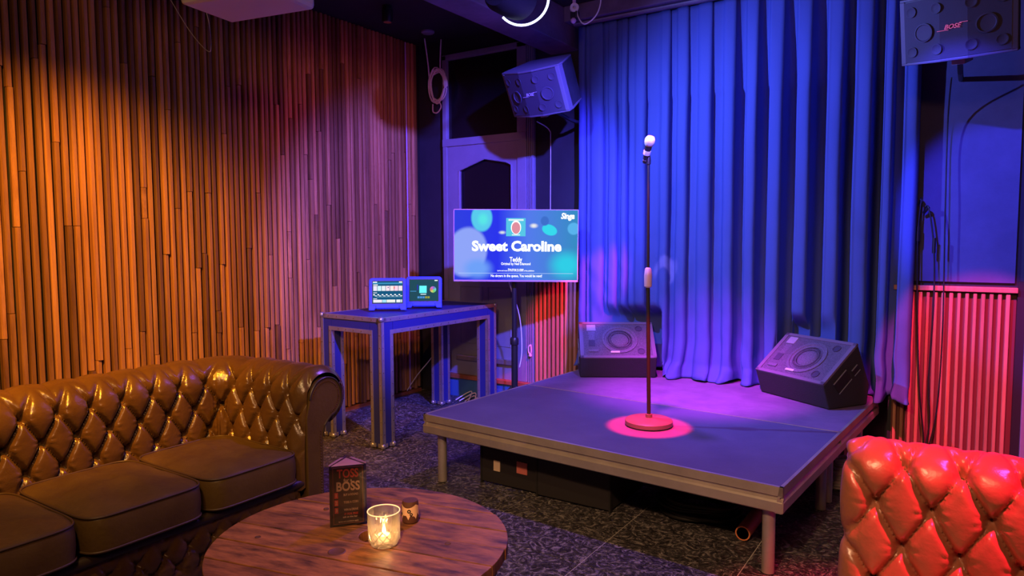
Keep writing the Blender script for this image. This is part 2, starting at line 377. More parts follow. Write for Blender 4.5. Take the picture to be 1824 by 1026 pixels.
D((-3.945, YB-.07, 0), (-3.01, YB, .165), 'step_riser', M['riser'])
hk = B().tube(smooth_path([(-3.035, YB-.05, .52), (-3.05, YB-.06, .50), (-3.05, YB-.06, .46), (-3.035, YB-.055, .44), (-3.028, YB-.055, .47), (-3.035, YB-.05, .52)], 5), .006, 6).ball((-3.035, YB-.058, .43), .014).build('hook', M['whitepl'])
tag(hk, 'small pale loop hanging low on the door frame by the red panel', 'hook')

# ---------------------------------------------------------------- stage
SX, SY, SA = -2.5993, 3.0136, -.0691
ROT = Matrix.Rotation(SA, 4, 'Z')
def deck(name, b0, b1, legs, m, label, order):
    e = empty(name, (SX, SY, 0), SA)
    B().bb((.013, b0+(.013 if order == 0 else .004), .372), (1.987, b1-.004, .3985)).build('deck_panel', m, e)
    for nm, (p, q, ax) in dict(front=((0, b0), (2, b0), 0), back=((0, b1), (2, b1), 0), left=((0, b0), (0, b1), 1), right=((2, b0), (2, b1), 1)).items():
        s = 1 if nm in ('front', 'left') else -1
        # profile across the rail: outward = negative
        pr = [(0, .400), (.014, .400), (.030, .290), (.004, .290), (-.003, .296), (-.003, .334), (.004, .342), (.012, .348), (.012, .356), (0, .362)]
        mb = B()
        if ax == 0:
            if order == 1 and nm == 'front': pr = [(.001, .400), (.004, .400), (.004, .30), (.001, .30)]
            if order == 0 and nm == 'back': pr = [(.0005, .400), (.004, .400), (.004, .30), (.0005, .30)]
            vs = [(p[0]+.0, p[1]+s*d, z) for d, z in pr] + [(q[0], q[1]+s*d, z) for d, z in pr]
        else: vs = [(p[0]+s*d, p[1], z) for d, z in pr] + [(q[0]+s*d, q[1], z) for d, z in pr]
        n = len(pr); mb.add(vs, [tuple(range(n)), tuple(reversed(range(n, 2*n)))] + [(i, n+i, n+(i+1) % n, (i+1) % n) for i in range(n)])
        mb.build('frame_rail', M['alu2'], e)
    for lx, ly in legs: B().lathe([(.021, 0), (.026, .004), (.026, .30)], 20, Matrix.Translation((lx, ly, 0))).build('leg', M['alu2'], e, smooth=40)
    return tag(e, label, 'stage', 'stage decks')
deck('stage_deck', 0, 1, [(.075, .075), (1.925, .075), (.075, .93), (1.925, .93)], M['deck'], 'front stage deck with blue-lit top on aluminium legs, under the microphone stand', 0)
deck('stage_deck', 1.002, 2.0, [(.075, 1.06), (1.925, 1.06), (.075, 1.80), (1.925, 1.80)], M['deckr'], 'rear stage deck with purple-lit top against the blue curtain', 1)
def st(a, b, z=0): return ROT @ Vector((a, b, z)) + Vector((SX, SY, 0))

# ---------------------------------------------------------------- curtain
rid = [(-2.50, -2.445, .02), (-2.41, -2.30, .03), (-2.26, -2.19, .035), (-2.155, -2.105, .03), (-2.05, -1.965, .04), (-1.86, -1.79, .055), (-1.74, -1.66, .05),
       (-1.59, -1.50, .06), (-1.42, -1.345, .075), (-1.275, -1.20, .09), (-1.13, -1.045, .11), (-.965, -.88, .13), (-.79, -.70, .15), (-.635, -.54, .16), (-.48, -.425, .17), (-.375, -.295, .17)]
# x above were read at the plane Y = 4.70
YC = 4.79
rid = [(a*1.0235, b*1.0235, c*(1.3 if a > -1.5 else 1)) for a, b, c in rid]
MONS = [((-2.075, 4.515), .536), ((-.923, 4.445), -.57)]
base = []
for i, (xa, xb, dp) in enumerate(rid):
    w_ = xb-xa; base += [(xa+.004, YC+.022), (xa*.7+xb*.3, YC+.004), (xa*.2+xb*.8, YC), (xb+.002, YC+.018), (xb+.006, YC+.05)]
    if i < len(rid)-1:
        nx = rid[i+1][0]; g = nx-xb
        if g > .05: base += [(xb+g*.30, YC+dp), (xb+g*.80, YC+dp)]
        else: base += [(xb+g*.5, YC+dp)]
pth = smooth_path([Vector((p[0], p[1], 0)) for p in base], 5)
NZ = 90; vs = []; fs = []; n = len(pth)
ztop, zbot = 2.985, .406
for j in range(NZ+1):
    t = j/NZ; z = ztop + (zbot-ztop)*(1-(1-t)**1.15)
    for i, p in enumerate(pth):
        x, y = p.x, p.y
        x += .014*noise.noise(Vector((p.x*3, z*.8, 2.0)))*t
        amp = min(1, .45+(ztop-z)*.6) if z > 2.4 else 1
        y = YC + (y-YC)*amp
        y += .010*noise.noise(Vector((p.x*7, z*2.2, 0)))
        y += .005*noise.noise(Vector((p.x*11+z*4, z*9, 5)))*(1 if z < 1.6 else .3)
        if z < .80:
            q = (.80-z)/.40
            y -= .05*q*q*(.6+noise.noise(Vector((p.x*5, z*6, 9))))
            x += .035*q*noise.noise(Vector((p.x*5, z*5, 4)))
        if z < .50: # pooled hem
            q = (.50-z)/.095; y -= .13*q*max(-.1, .45+noise.noise(Vector((p.x*7, 1, 3)))); x += .03*q*noise.noise(Vector((p.x*12, 3, z*5)))
        for (cx, cy), an in MONS:
            lx = math.cos(an)*(x-cx)+math.sin(an)*(y-cy)
            if abs(lx) < .32 and z < .90:
                q = min(1, (.90-z)/.10)*min(1, (.32-abs(lx))/.04); yt = cy+(.415+math.sin(an)*(x-cx))/math.cos(an)
                if yt > y: y += (yt-y)*q
        if x > -.44: y = min(y, YB-.04)
        if x < -2.52: y = min(y, YB-.03)
        y = min(y, 5.19)
        zz = z
        if z < .50: zz = z + .04*max(0, noise.noise(Vector((p.x*12, z*20, 7))))
        vs.append((x, y, zz))
for j in range(NZ):
    for i in range(n-1): fs.append((j*n+i, (j+1)*n+i, (j+1)*n+i+1, j*n+i+1))
cur = B().add(vs, fs).build('curtain', M['curtain'], smooth=180)
so = cur.modifiers.new('s', 'SOLIDIFY'); so.thickness = .003
tag(cur, 'floor-length blue pleated curtain hanging behind the stage', 'curtain')
rl = empty('curtain_rail', (-2.56, 4.75, 2.99)); 
B().bb((0, -.016, -.012), (2.32, .016, .012)).build('track', M['beam'], rl, bevel=.003)
B().bb((0, -.024, -.004), (2.32, -.016, .004)).build('track_lip', M['paint'], rl)
tag(rl, 'long curtain rail under the ceiling above the blue curtain', 'curtain rail')

# ---------------------------------------------------------------- flight-case table
TX, TY, TA, TW, TL, TH, lw = -3.8274, 3.3527, -.0347, .6014, 1.2627, .8787, .111
tb = empty('flight_case_table', (TX, TY, 0), TA)
e_ = .027; th = .003; ZT = TH-.012; ZO = TH-lw
def ballc(par, c, ix, iy, up):
    k = B(); x, y, z = c; d = 1 if up else -1
    k.ball((x+ix*.008, y+iy*.008, z), .020, 12)
    k.bb((x-ix*.001, y-iy*.001, z-d*.010), (x+ix*.045, y+iy*.003, z+d*.016)); k.bb((x-ix*.001, y-iy*.001, z-d*.010), (x+ix*.003, y+iy*.045, z+d*.016))
    k.bb((x-ix*.001, y-iy*.001, z+d*.010), (x+ix*.026, y+iy*.003, z+d*.042)); k.bb((x-ix*.001, y-iy*.001, z+d*.010), (x+ix*.003, y+iy*.026, z+d*.042))
    k.build('ball_corner', M['alu'], par, smooth=40)
for (lx, ly) in ((0, 0), (TW-lw, 0), (0, TL-lw), (TW-lw, TL-lw)):
    L = B().bb((lx+th, ly+th, .015), (lx+lw-th, ly+lw-th, ZT)).build('leg', M['navy'], tb)
    A = B(); R = B()
    for sx in (0, 1):
        for sy in (0, 1):
            cx = lx + sx*lw; cy = ly + sy*lw; ix = -1 if sx else 1; iy = -1 if sy else 1
            ox = (cx < .01 or cx > TW-.01); oy = (cy < .01 or cy > TL-.01)
            zx = ZT if ox else ZO+e_; zy = ZT if oy else ZO+e_     # faces along x are outer when oy
            A.bb((cx, cy, .02), (cx+ix*e_, cy+iy*th, ZT if (ox and oy) else (ZO+e_ if oy else ZO))); A.bb((cx, cy, .02), (cx+ix*th, cy+iy*e_, ZT if (ox and oy) else (ZO+e_ if ox else ZO)))
            ballc(L, (cx, cy, .020), ix, iy, True)
            for k in range(9):
                z = .10+k*.083; R.box((cx+ix*.014, cy-iy*.001, z), (.006, .003, .006)); R.box((cx-ix*.001, cy+iy*.014, z), (.003, .006, .006))
    A.build('edge_strip', M['alu'], L)
    rv = R.build('rivets', M['chrome'], L); rv['kind'] = 'stuff'
def apron(a, b, axis):
    o = B().bb(a, b).build('apron', M['navy'], tb); x0, y0, z0 = a; x1, y1, z1 = b; A = B(); R = B()
    if axis == 0:
        for y, q in ((y0, -1), (y1, 1)): A.bb((x0, y-.001*q*0, z0), (x1, y+q*.003, z0+e_))
        for k in range(1, 5): R.box((x0+(x1-x0)*k/5, y0-.004, z0+.014), (.006, .004, .006)); R.box((x0+(x1-x0)*k/5, y1+.004, z0+.014), (.006, .004, .006))
    else:
        for x, q in ((x0, -1), (x1, 1)): A.bb((x, y0, z0), (x+q*.003, y1, z0+e_))
        for k in range(1, 13): R.box((x0-.004, y0+(y1-y0)*k/13, z0+.014), (.004, .006, .006)); R.box((x1+.004, y0+(y1-y0)*k/13, z0+.014), (.004, .006, .006))
    A.bb((x0, y0, z0-.002), (x1, y1, z0+.001)); A.build('edge_strip', M['alu'], o); r = R.build('rivets', M['chrome'], o); r['kind'] = 'stuff'
apron((lw, th, ZO), (TW-lw, lw-th, ZT), 0); apron((lw, TL-lw+th, ZO), (TW-lw, TL-th, ZT), 0)
apron((th, lw, ZO), (lw-th, TL-lw, ZT), 1); apron((TW-lw+th, lw, ZO), (TW-th, TL-lw, ZT), 1)
tp = B().bb((.004, .004, ZT), (TW-.004, TL-.004, TH-.002)).build('table_top', M['navy'], tb)
A = B(); R = B()
for (a, b) in (((0, 0), (TW, .024)), ((0, TL-.024), (TW, TL)), ((0, 0), (.024, TL)), ((TW-.024, 0), (TW, TL))): A.bb((a[0], a[1], TH-.003), (b[0], b[1], TH))
for (a, b) in (((-.001, -.001), (TW+.001, .003)), ((-.001, TL-.003), (TW+.001, TL+.001)), ((-.001, 0), (.003, TL)), ((TW-.003, 0), (TW+.001, TL))): A.bb((a[0], a[1], TH-.028), (b[0], b[1], TH-.001))
for k in range(1, 15): R.box((-.002, TL*k/15, TH-.014), (.004, .006, .006)); R.box((TW+.002, TL*k/15, TH-.014), (.004, .006, .006))
for k in range(1, 7): R.box((TW*k/7, -.002, TH-.014), (.006, .004, .006)); R.box((TW*k/7, TL+.002, TH-.014), (.006, .004, .006))
A.build('edge_strip', M['alu'], tp); r = R.build('rivets', M['chrome'], tp); r['kind'] = 'stuff'
for cx, ix in ((0, 1), (TW, -1)):
    for cy, iy in ((0, 1), (TL, -1)): ballc(tp, (cx, cy, TH-.010), ix, iy, False)
tag(tb, 'navy flight-case style table with riveted aluminium edges beside the slatted wall', 'table')

# ---------------------------------------------------------------- tablets
def ortho(a, rx, ry=0): return Matrix.Rotation(a, 3, 'Z') @ Matrix.Rotation(rx, 3, 'X') @ Matrix.Rotation(ry, 3, 'Y')
def tablet(loc, rz, label, kind):
    t = empty('tablet', loc, R=ortho(rz, -.16)); w_, h_ = .235, .205; t.scale = (1.13, 1.13, 1.13)
    c_ = B()
    pts = []
    for (cx, cz, a0) in ((w_/2-.02, h_-.02, 0), (-w_/2+.02, h_-.02, 90), (-w_/2+.02, .03, 180), (w_/2-.02, .03, 270)):
        for k in range(5): an = math.radians(a0+k*22.5); pts.append((cx+.02*math.cos(an), cz+.02*math.sin(an)))
    T = Matrix(((1, 0, 0, 0), (0, 0, -1, .028), (0, 1, 0, 0), (0, 0, 0, 1)))
    c_.prism(pts, .028, T); cs = c_.build('foam_case', M['bluecase'], t, bevel=.004)
    for s in (-1, 1):
        B().prism([(s*.118, .03), (s*.118, -.002), (s*.085, -.002), (s*.075, .012), (s*.07, .03)][::s], .034, Matrix(((1, 0, 0, 0), (0, 0, -1, .029), (0, 1, 0, 0), (0, 0, 0, 1)))).build('foot', M['bluecase'], t, bevel=.003)
    B().bb((-.07, .004, .006), (.07, .02, .022)).build('handle_bar', M['bluecase'], t, bevel=.004)
    B().bb((-.09, .028, .02), (.09, .075, .03)).build('rear_stand', M['bluecase'], t, bevel=.003)
    B().bb((-.098, -.0012, .040), (.098, .002, .187)).build('bezel', M['blackpl'], t)
    sc = B().bb((-.094, -.0022, .044), (.094, 0, .183)).build('screen', emat('tablet_screen', *(((.01, .10, .22), 1.0) if kind == 0 else ((.018, .075, .11), 1.0))), t)
    def patch(x0, x1, z0, z1, col, s=1.0, nm='tile'):
        B().bb((x0, -.0030, z0), (x1, -.0020, z1)).build(nm, emat('tile', col, s), sc)
    if kind == 0:
        patch(-.094, .094, .166, .174, (.05, .30, .55), nm='title_bar')
        patch(-.092, -.066, .174, .181, (.8, .9, 1), 1.1); patch(.072, .092, .174, .181, (.9, .9, 1), 1.1); patch(-.09, -.062, .158, .163, (1, 1, 1), 1.1)
        cols = [(.85, .80, .95), (.65, .88, .95), (.80, .85, .9), (.95, .75, .85), (.95, .80, .80), (.98, .65, .8), (.9, .8, .85)]
        for k in range(7): patch(-.090+k*.0265, -.090+k*.0265+.0235, .122, .154, cols[k], 1.05)
        patch(.038, .046, .136, .148, (.8, .08, .05)); patch(.0, .008, .140, .147, (.12, .02, .3))
        for k in range(7):
            patch(-.090+k*.0265, -.090+k*.0265+.010, .094, .101, (1, 1, 1), 1.1); patch(-.080+k*.0265, -.080+k*.0265+.013, .088, .093, (.8, .9, 1), 1.0)
        patch(-.07, .09, .083, .0845, (.5, .8, .9)); patch(-.09, -.066, .108, .112, (.9, .9, 1)); patch(-.09, -.066, .070, .074, (.9, .9, 1))
        for k, (a, b) in enumerate(((-.09, -.035), (-.033, -.008), (-.006, .048), (.055, .080), (.082, .092))): patch(a, b, .048, .066, [(.9, .85, .95), (.4, .8, .95), (.9, .9, .85), (.9, .9, .95), (.6, .7, .8)][k], 1.0)
    else:
        patch(-.030, .018, .095, .143, (.14, .90, .95), 1.1, 'cover_tile'); patch(-.022, .015, .084, .089, (.7, .9, .95), 1.1)
        patch(-.045, -.038, .115, .150, (.03, .03, .45)); patch(-.090, -.050, .104, .110, (.05, .22, .45)); patch(.070, .090, .174, .181, (.8, .9, .95), 1.1)
        for k in range(5): patch(-.042+k*.0165, -.042+k*.0165+.014, .060, .073, ((.08, .3, .7) if k < 3 else (.35, .35, .05)))
        m = bpy.data.materials.new('colour_wheel'); m.use_nodes = True; nt = m.node_tree; nt.nodes.clear()
        tc = nt.nodes.new('ShaderNodeTexCoord'); sp = nt.nodes.new('ShaderNodeSeparateXYZ'); at = nt.nodes.new('ShaderNodeMath'); at.operation = 'ARCTAN2'
        mr = nt.nodes.new('ShaderNodeMapRange'); mr.inputs[1].default_value = -PI; mr.inputs[2].default_value = PI
        hs = nt.nodes.new('ShaderNodeCombineColor'); hs.mode = 'HSV'; hs.inputs[1].default_value = .75; hs.inputs[2].default_value = .65
        em = nt.nodes.new('ShaderNodeEmission'); o = nt.nodes.new('ShaderNodeOutputMaterial'); L = nt.links.new
        L(tc.outputs['Object'], sp.inputs[0]); L(sp.outputs[2], at.inputs[0]); L(sp.outputs[0], at.inputs[1]); L(at.outputs[0], mr.inputs[0]); L(mr.outputs[0], hs.inputs[0]); L(hs.outputs[0], em.inputs[0]); L(em.outputs[0], o.inputs[0])
        B().cyl((0, 0, 0), (0, -.001, 0), .021, 24).build('colour_wheel', m, sc, loc=(.060, -.002, .118))
    return tag(t, label, 'tablet', 'tablets on the flight-case table')
tablet((-3.50, 3.685, TH+.010), .66, 'left tablet in blue foam case showing rows of bright tiles, on the flight-case table', 0)
tablet((-3.40, 3.965, TH+.010), .60, 'right tablet in blue foam case with dark screen and colour wheel, on the flight-case table', 1)

# ---------------------------------------------------------------- television on a pole stand
def tv_material():
    m = bpy.data.materials.new('karaoke_screen'); m.use_nodes = True; nt = m.node_tree; nt.nodes.clear(); L = nt.links.new; N = nt.nodes.new
    tc = N('ShaderNodeTexCoord'); sp = N('ShaderNodeSeparateXYZ'); L(tc.outputs['Object'], sp.inputs[0])
    mr = N('ShaderNodeMapRange'); mr.inputs[1].default_value = -.44; mr.inputs[2].default_value = .44; L(sp.outputs[0], mr.inputs[0])
    r = N('ShaderNodeValToRGB'); e = r.color_ramp.elements; e[0].position = 0; e[0].color = (.03, .05, .75, 1); e[1].position = 1; e[1].color = (.04, .26, .55, 1)
    x = r.color_ramp.elements.new(.35); x.color = (.025, .035, .85, 1); x = r.color_ramp.elements.new(.6); x.color = (.09, .20, .85, 1)
    L(mr.outputs[0], r.inputs[0]); last = r.outputs[0]
    def blob(cx, cz, rx, rz, col, soft, prev, rot=0):
        mp = N('ShaderNodeMapping'); mp.vector_type = 'TEXTURE'; mp.inputs['Location'].default_value = (cx, 0, cz); mp.inputs['Rotation'].default_value = (0, rot, 0); mp.inputs['Scale'].default_value = (rx, 1e3, rz)
        L(tc.outputs['Object'], mp.inputs[0]); ln = N('ShaderNodeVectorMath'); ln.operation = 'LENGTH'; L(mp.outputs[0], ln.inputs[0])
        k = N('ShaderNodeMapRange'); k.inputs[1].default_value = 1; k.inputs[2].default_value = 1-soft; k.interpolation_type = 'SMOOTHSTEP'; L(ln.outputs['Value'], k.inputs[0])
        mx = N('ShaderNodeMix'); mx.data_type = 'RGBA'; L(k.outputs[0], mx.inputs[0]); L(prev, mx.inputs[6]); mx.inputs[7].default_value = (*col, 1); return mx.outputs[2]
    last = blob(-.36, -.05, .16, .20, (.28, .38, .95), .18, last, .25)
    last = blob(-.28, -.17, .14, .10, (.16, .36, .95), .7, last)
    last = blob(-.25, .20, .085, .11, (.10, .60, .85), .22, last)
    last = blob(-.24, .19, .055, .065, (.10, .80, .80), .8, last)
    last = blob(.245, .115, .062, .042, (.04, .70, .85), .2, last, .35)
    last = blob(.42, .125, .05, .05, (.10, .45, .85), .25, last)
    last = blob(.37, -.14, .17, .14, (.03, .62, .80), .8, last)
    last = blob(.21, .18, .035, .04, (.05, .16, .60), .3, last)
    last = blob(-.10, .095, .035, .018, (.75, .80, .80), .95, last)
    last = blob(.13, .145, .04, .024, (.85, .85, .85), .9, last)
    em = N('ShaderNodeEmission'); em.inputs[1].default_value = 1.0; L(last, em.inputs[0]); o = N('ShaderNodeOutputMaterial'); L(em.outputs[0], o.inputs[0]); return m
TVY = math.radians(33.0)
tv = empty('television', (-2.80, 4.30, 1.345), R=ortho(TVY, .0, .010))
B().bb((-.455, 0, -.262), (.455, .045, .262)).build('housing', M['blackpl'], tv, bevel=.004)
B().bb((-.456, -.004, -.264), (.456, .004, -.252)).bb((-.456, -.004, .2585), (.456, .004, .264)).bb((-.456, -.004, -.264), (-.4505, .004, .264)).bb((.4505, -.004, -.264), (.456, .004, .264)).build('bezel', M['purplelit'], tv)
scr = B().bb((-.4505, -.003, -.252), (.4505, .0, .2585)).build('screen', tv_material(), tv)
def tt(s, size, x, z, width=None, off=0, nm='lettering', sh=0): return text(nm, s, size, M['white_e'], scr, TF(x, -.0035, z), .0004, off, width=width, shear=sh)
tt('Sweet Caroline', .10, .005, -.008, .655, .0042, 'song_title')
tt('Teddy', .048, .0, -.103, .092, .0012); tt('Original by Neil Diamond', .026, 0, -.134, .215, .0005)
tt('Sing along on stage', .014, 0, -.173, .115, .0004); 
tt('Lyrics and music are used with permission of the publishers', .012, 0, -.184, .27, .0003)
tt('No singers in the queue, You would be next!', .027, .005, -.222, .375, .0005)
tt('Singa', .058, .375, .215, .10, .0022, 'screen_logo', .25)
B().bb((-.42, -.0038, -.2045), (.42, -.003, -.2015)).build('divider_line', emat('line', (.5, .65, 1), 1), scr)
cv = B().bb((-.072, -.004, .068), (.070, -.003, .200)).build('cover_tile', emat('cover_teal', (.10, .58, .80), 1), scr)
B().lathe([(.0001, 0), (1, 0), (1, .01)], 28, Matrix.Translation((0, -.0055, .132)) @ Matrix.Rotation(PI/2, 4, 'X') @ Matrix.Diagonal((.037, .050, .1, 1))).build('oval', M['white_e'], cv)
B().lathe([(.0001, 0), (1, 0), (1, .01)], 28, Matrix.Translation((0, -.0065, .128)) @ Matrix.Rotation(PI/2, 4, 'X') @ Matrix.Diagonal((.031, .043, .1, 1))).build('oval', emat('oval_pink', (.75, .28, .36), 1), cv)
B().bb((-.055, -.0052, .180), (.055, -.0042, .193)).bb((-.03, -.0052, .074), (.03, -.0042, .082)).build('caption_bar', emat('bar', (.7, .9, .95), 1), cv)
tag(tv, 'wide flat television showing a blue karaoke title screen in front of the door', 'television')
ps = empty('television_stand', (-2.865, 4.375, 0))
B().cyl((0, 0, .02), (0, 0, .62), .024).build('lower_pole', M['blackpl'], ps, smooth=40); B().cyl((0, 0, .60), (0, 0, 1.36), .019).build('upper_pole', M['blackpl'], ps, smooth=40)
B().lathe([(.030, .60), (.032, .61), (.032, .645), (.026, .655)], 20).build('collar', M['blackpl'], ps, smooth=40)
B().box((.0, -.022, 1.34), (.26, .02, .2), Matrix.Rotation(TVY, 3, 'Z')).build('mount_plate', M['blackpl'], ps)
for k in range(3):
    a = math.radians(95+k*120); B().cyl((.0, 0, .30), (.27*math.cos(a), .27*math.sin(a), .015), .010, 8).build('leg', M['blackpl'], ps)
tag(ps, 'black pole stand carrying the television beside the stage', 'stand')

# ---------------------------------------------------------------- wedge monitors
def monitor(loc, rz, label, badge=True):
    t = empty('floor_monitor', loc, rz); W = .54
    pr = [(.05, 0), (0, .148), (.27, .369), (.375, .12), (.36, 0)]
    T = Matrix(((0, 0, 1, -W/2), (1, 0, 0, 0), (0, 1, 0, 0), (0, 0, 0, 1)))
    bd = B().prism(pr, W, T).build('cabinet', M['carpet'], t, bevel=.008)
    # frame on the sloping face
    a = math.atan2(.221, .27); L_ = math.hypot(.27, .221)
    F = Matrix.Translation((0, 0, .148)) @ Matrix.Rotation(a, 4, 'X')   # local x across, y up the slope, z outwards
    fr = B()
    for (x0, x1, y0, y1) in ((-W/2, W/2, 0, .022), (-W/2, W/2, L_-.022, L_), (-W/2, -W/2+.028, 0, L_), (W/2-.028, W/2, 0, L_)): fr.bb((x0, y0, -.008), (x1, y1, .006))
    fr.xf(F).build('baffle_rim', M['frame_carpet'], t, bevel=.002)
    gr = B().bb((-W/2+.027, .021, -.004), (W/2-.027, L_-.021, .001)).xf(F).build('grille', M['frame_grille'], t)
    C = F @ Matrix.Translation((.02, L_*.5, .001))
    B().lathe([(.128, 0), (.128, .006), (.112, .007), (.108, .001), (.075, -.002), (.055, .001), (.05, .0045), (.02, .0055), (.0001, .0055)], 40, C).build('woofer', M['woofer'], gr, smooth=30)
    for k in range(3): B().lathe([(.094-.02*k, 0), (.094-.02*k, .003), (.090-.02*k, .003), (.090-.02*k, 0)], 40, C).build('cone_ridge', M['woofer'], gr, smooth=30)
    for (x, y, r) in ((.165, L_-.065, .022), (.165, .065, .022)): B().lathe([(r+.004, .001), (r+.004, .005), (r, .005), (r-.002, .0015), (.0001, .0015)], 20, F @ Matrix.Translation((x, y, 0))).build('port', M['portm'], gr, smooth=30)
    h = B()
    h.bb((-.215, .262, .001), (-.150, .318, .006)); h.xf(F).build('horn_label', M['hornl'], gr)
    B().add([(-.208, .255, .002), (-.157, .255, .002), (-.165, .175, .0015), (-.20, .175, .0015)], [(0, 3, 2, 1)]).xf(F).build('horn_throat', M['woofer'], gr)
    B().bb((-.205, .112, .001), (-.160, .168, .004)).xf(F).build('horn', M['portm'], gr)
    B().bb((-.208, .055, .001), (-.140, .078, .008)).xf(F).build('horn_lip', M['woofer'], gr, bevel=.002)
    if badge:
        bdg = B().bb((-.052, .045, .004), (.012, .060, .010)).xf(F).build('badge', M['badge'], gr)
    for s in (-1, 1):   # recessed side handles with pale edges, parallel to the slope
        x = s*(W/2+.001)
        u = Vector((0, math.cos(a), math.sin(a))); v = Vector((0, math.sin(a), -math.cos(a)))
        for (c, l1, l2) in ((Vector((0, .150, .155)), .125, .075), (Vector((0, .255, .215)), .055, .040)):
            X = Vector((x, 0, 0)); q = [c+X+u*(p*l1/2)+v*(r_*l2/2) for p, r_ in ((-1, -1), (1, -1), (1, 1), (-1, 1))]
            o_ = Vector((s*.002, 0, 0)); hd = B().add([p-o_ for p in q]+[p+o_ for p in q], [(0, 1, 2, 3), (7, 6, 5, 4), (0, 4, 5, 1), (1, 5, 6, 2), (2, 6, 7, 3), (3, 7, 4, 0)]).build('side_handle', M['black'], t)
            B().cyl(q[0]+o_, q[1]+o_, .0035, 6).build('handle_edge', M['paint'], hd); B().cyl(q[3]+o_, q[2]+o_, .0035, 6).build('handle_edge', M['paint'], hd)
    return tag(t, label, 'monitor speaker', 'wedge monitors on the stage')
M['frame_grille'] = mat('perforated_grille', (.22, .16, .27), .6, bump=1.0, bscale=300, var=.25, vscale=220, col2=(.07, .05, .09))
M['woofer'] = mat('driver_behind_grille', (.26, .19, .32), .5, bump=.7, bscale=300, var=.25, vscale=220, col2=(.10, .07, .13))
M['portm'] = mat('port_dark', (.075, .05, .11), .6, bump=.4, bscale=420)
M['hornl'] = mat('horn_pale', (.55, .45, .62), .6, var=.4, vscale=300, col2=(.30, .22, .36))
M['badge'] = mat('pale_badge', (.85, .72, .85), .4)
monitor((-2.075, 4.515, .4005), .536, 'left wedge floor monitor on the stage, facing the room by the red slat panel')
monitor((-.923, 4.445, .4005), -.57, 'right wedge floor monitor on the stage corner, turned sideways below the curtain')

# ---------------------------------------------------------------- microphone stand
mx, my = -1.420, 3.476
ms = empty('microphone_stand', (mx, my, .4005))
B().lathe([(.118, 0), (.126, .006), (.126, .026), (.118, .033), (.05, .037), (.018, .042), (.018, .060), (.0001, .062)], 40).build('round_base', M['basem'], ms, smooth=40)
B().cyl((0, 0, .04), (-.012, 0, .74), .0105).build('lower_tube', M['darkmetal'] if 'darkmetal' in M else M['blackpl'], ms, smooth=40)
B().lathe([(.012, .735), (.020, .742), (.021, .80), (.017, .835), (.010, .842)], 20, Matrix.Translation((-.012, 0, 0))).build('grip_clutch', M['redgrip'], ms, smooth=40)
B().cyl((-.012, 0, .84), (-.016, 0, 1.385), .0075).build('upper_tube', M['blackpl'], ms, smooth=40)
B().lathe([(.012, 1.38), (.013, 1.40), (.009, 1.43), (.006, 1.445)], 14, Matrix.Translation((-.016, 0, 0))).build('swivel', M['blackpl'], ms, smooth=40)
ax = (Vector((-1.410, 3.45, 1.905))-Vector((-1.462, 3.50, 1.785))).normalized()
mc = empty('microphone', (-1.458, 3.478, 1.790), R=ax.to_track_quat('Z', 'Y').to_matrix())
B().lathe([(.0001, 0), (.010, 0), (.0125, .006), (.0125, .018), (.0115, .019), (.0115, .022), (.0135, .023), (.018, .085), (.0185, .095), (.014, .098)], 20).build('handle', M['micbody'] if 'micbody' in M else M['blackpl'], mc, smooth=35)
B().lathe([(.017, .094), (.0235, .104), (.0265, .118), (.0255, .132), (.019, .145), (.0001, .150)], 24).build('grille_ball', M['micgrille'], mc, smooth=60)
B().lathe([(.0115, .012), (.0128, .0125), (.0128, .0165), (.0115, .017)], 20).build('ring', M['chrome'], mc, smooth=40)
cl = B().lathe([(.0165, .045), (.0185, .047), (.0195, .068), (.0185, .070)], 16, Matrix.Translation(mc.location) @ mc.matrix_world.to_3x3().to_4x4())
cl.tube([Vector((-1.432, 3.475, 1.862)), Vector((-1.428, 3.476, 1.845)), Vector((-1.435, 3.476, 1.842))], .006, 6)
clo = cl.build('microphone_clip', M['redgrip'], None, smooth=40); clo.data.transform(Matrix.Translation((-mx, -my, -.4005))); clo.parent = ms
tag(ms, 'upright microphone stand with round base in the red light spot on the stage', 'microphone stand')
tag(mc, 'handheld microphone with silver ball grille clipped on top of the stand', 'microphone')

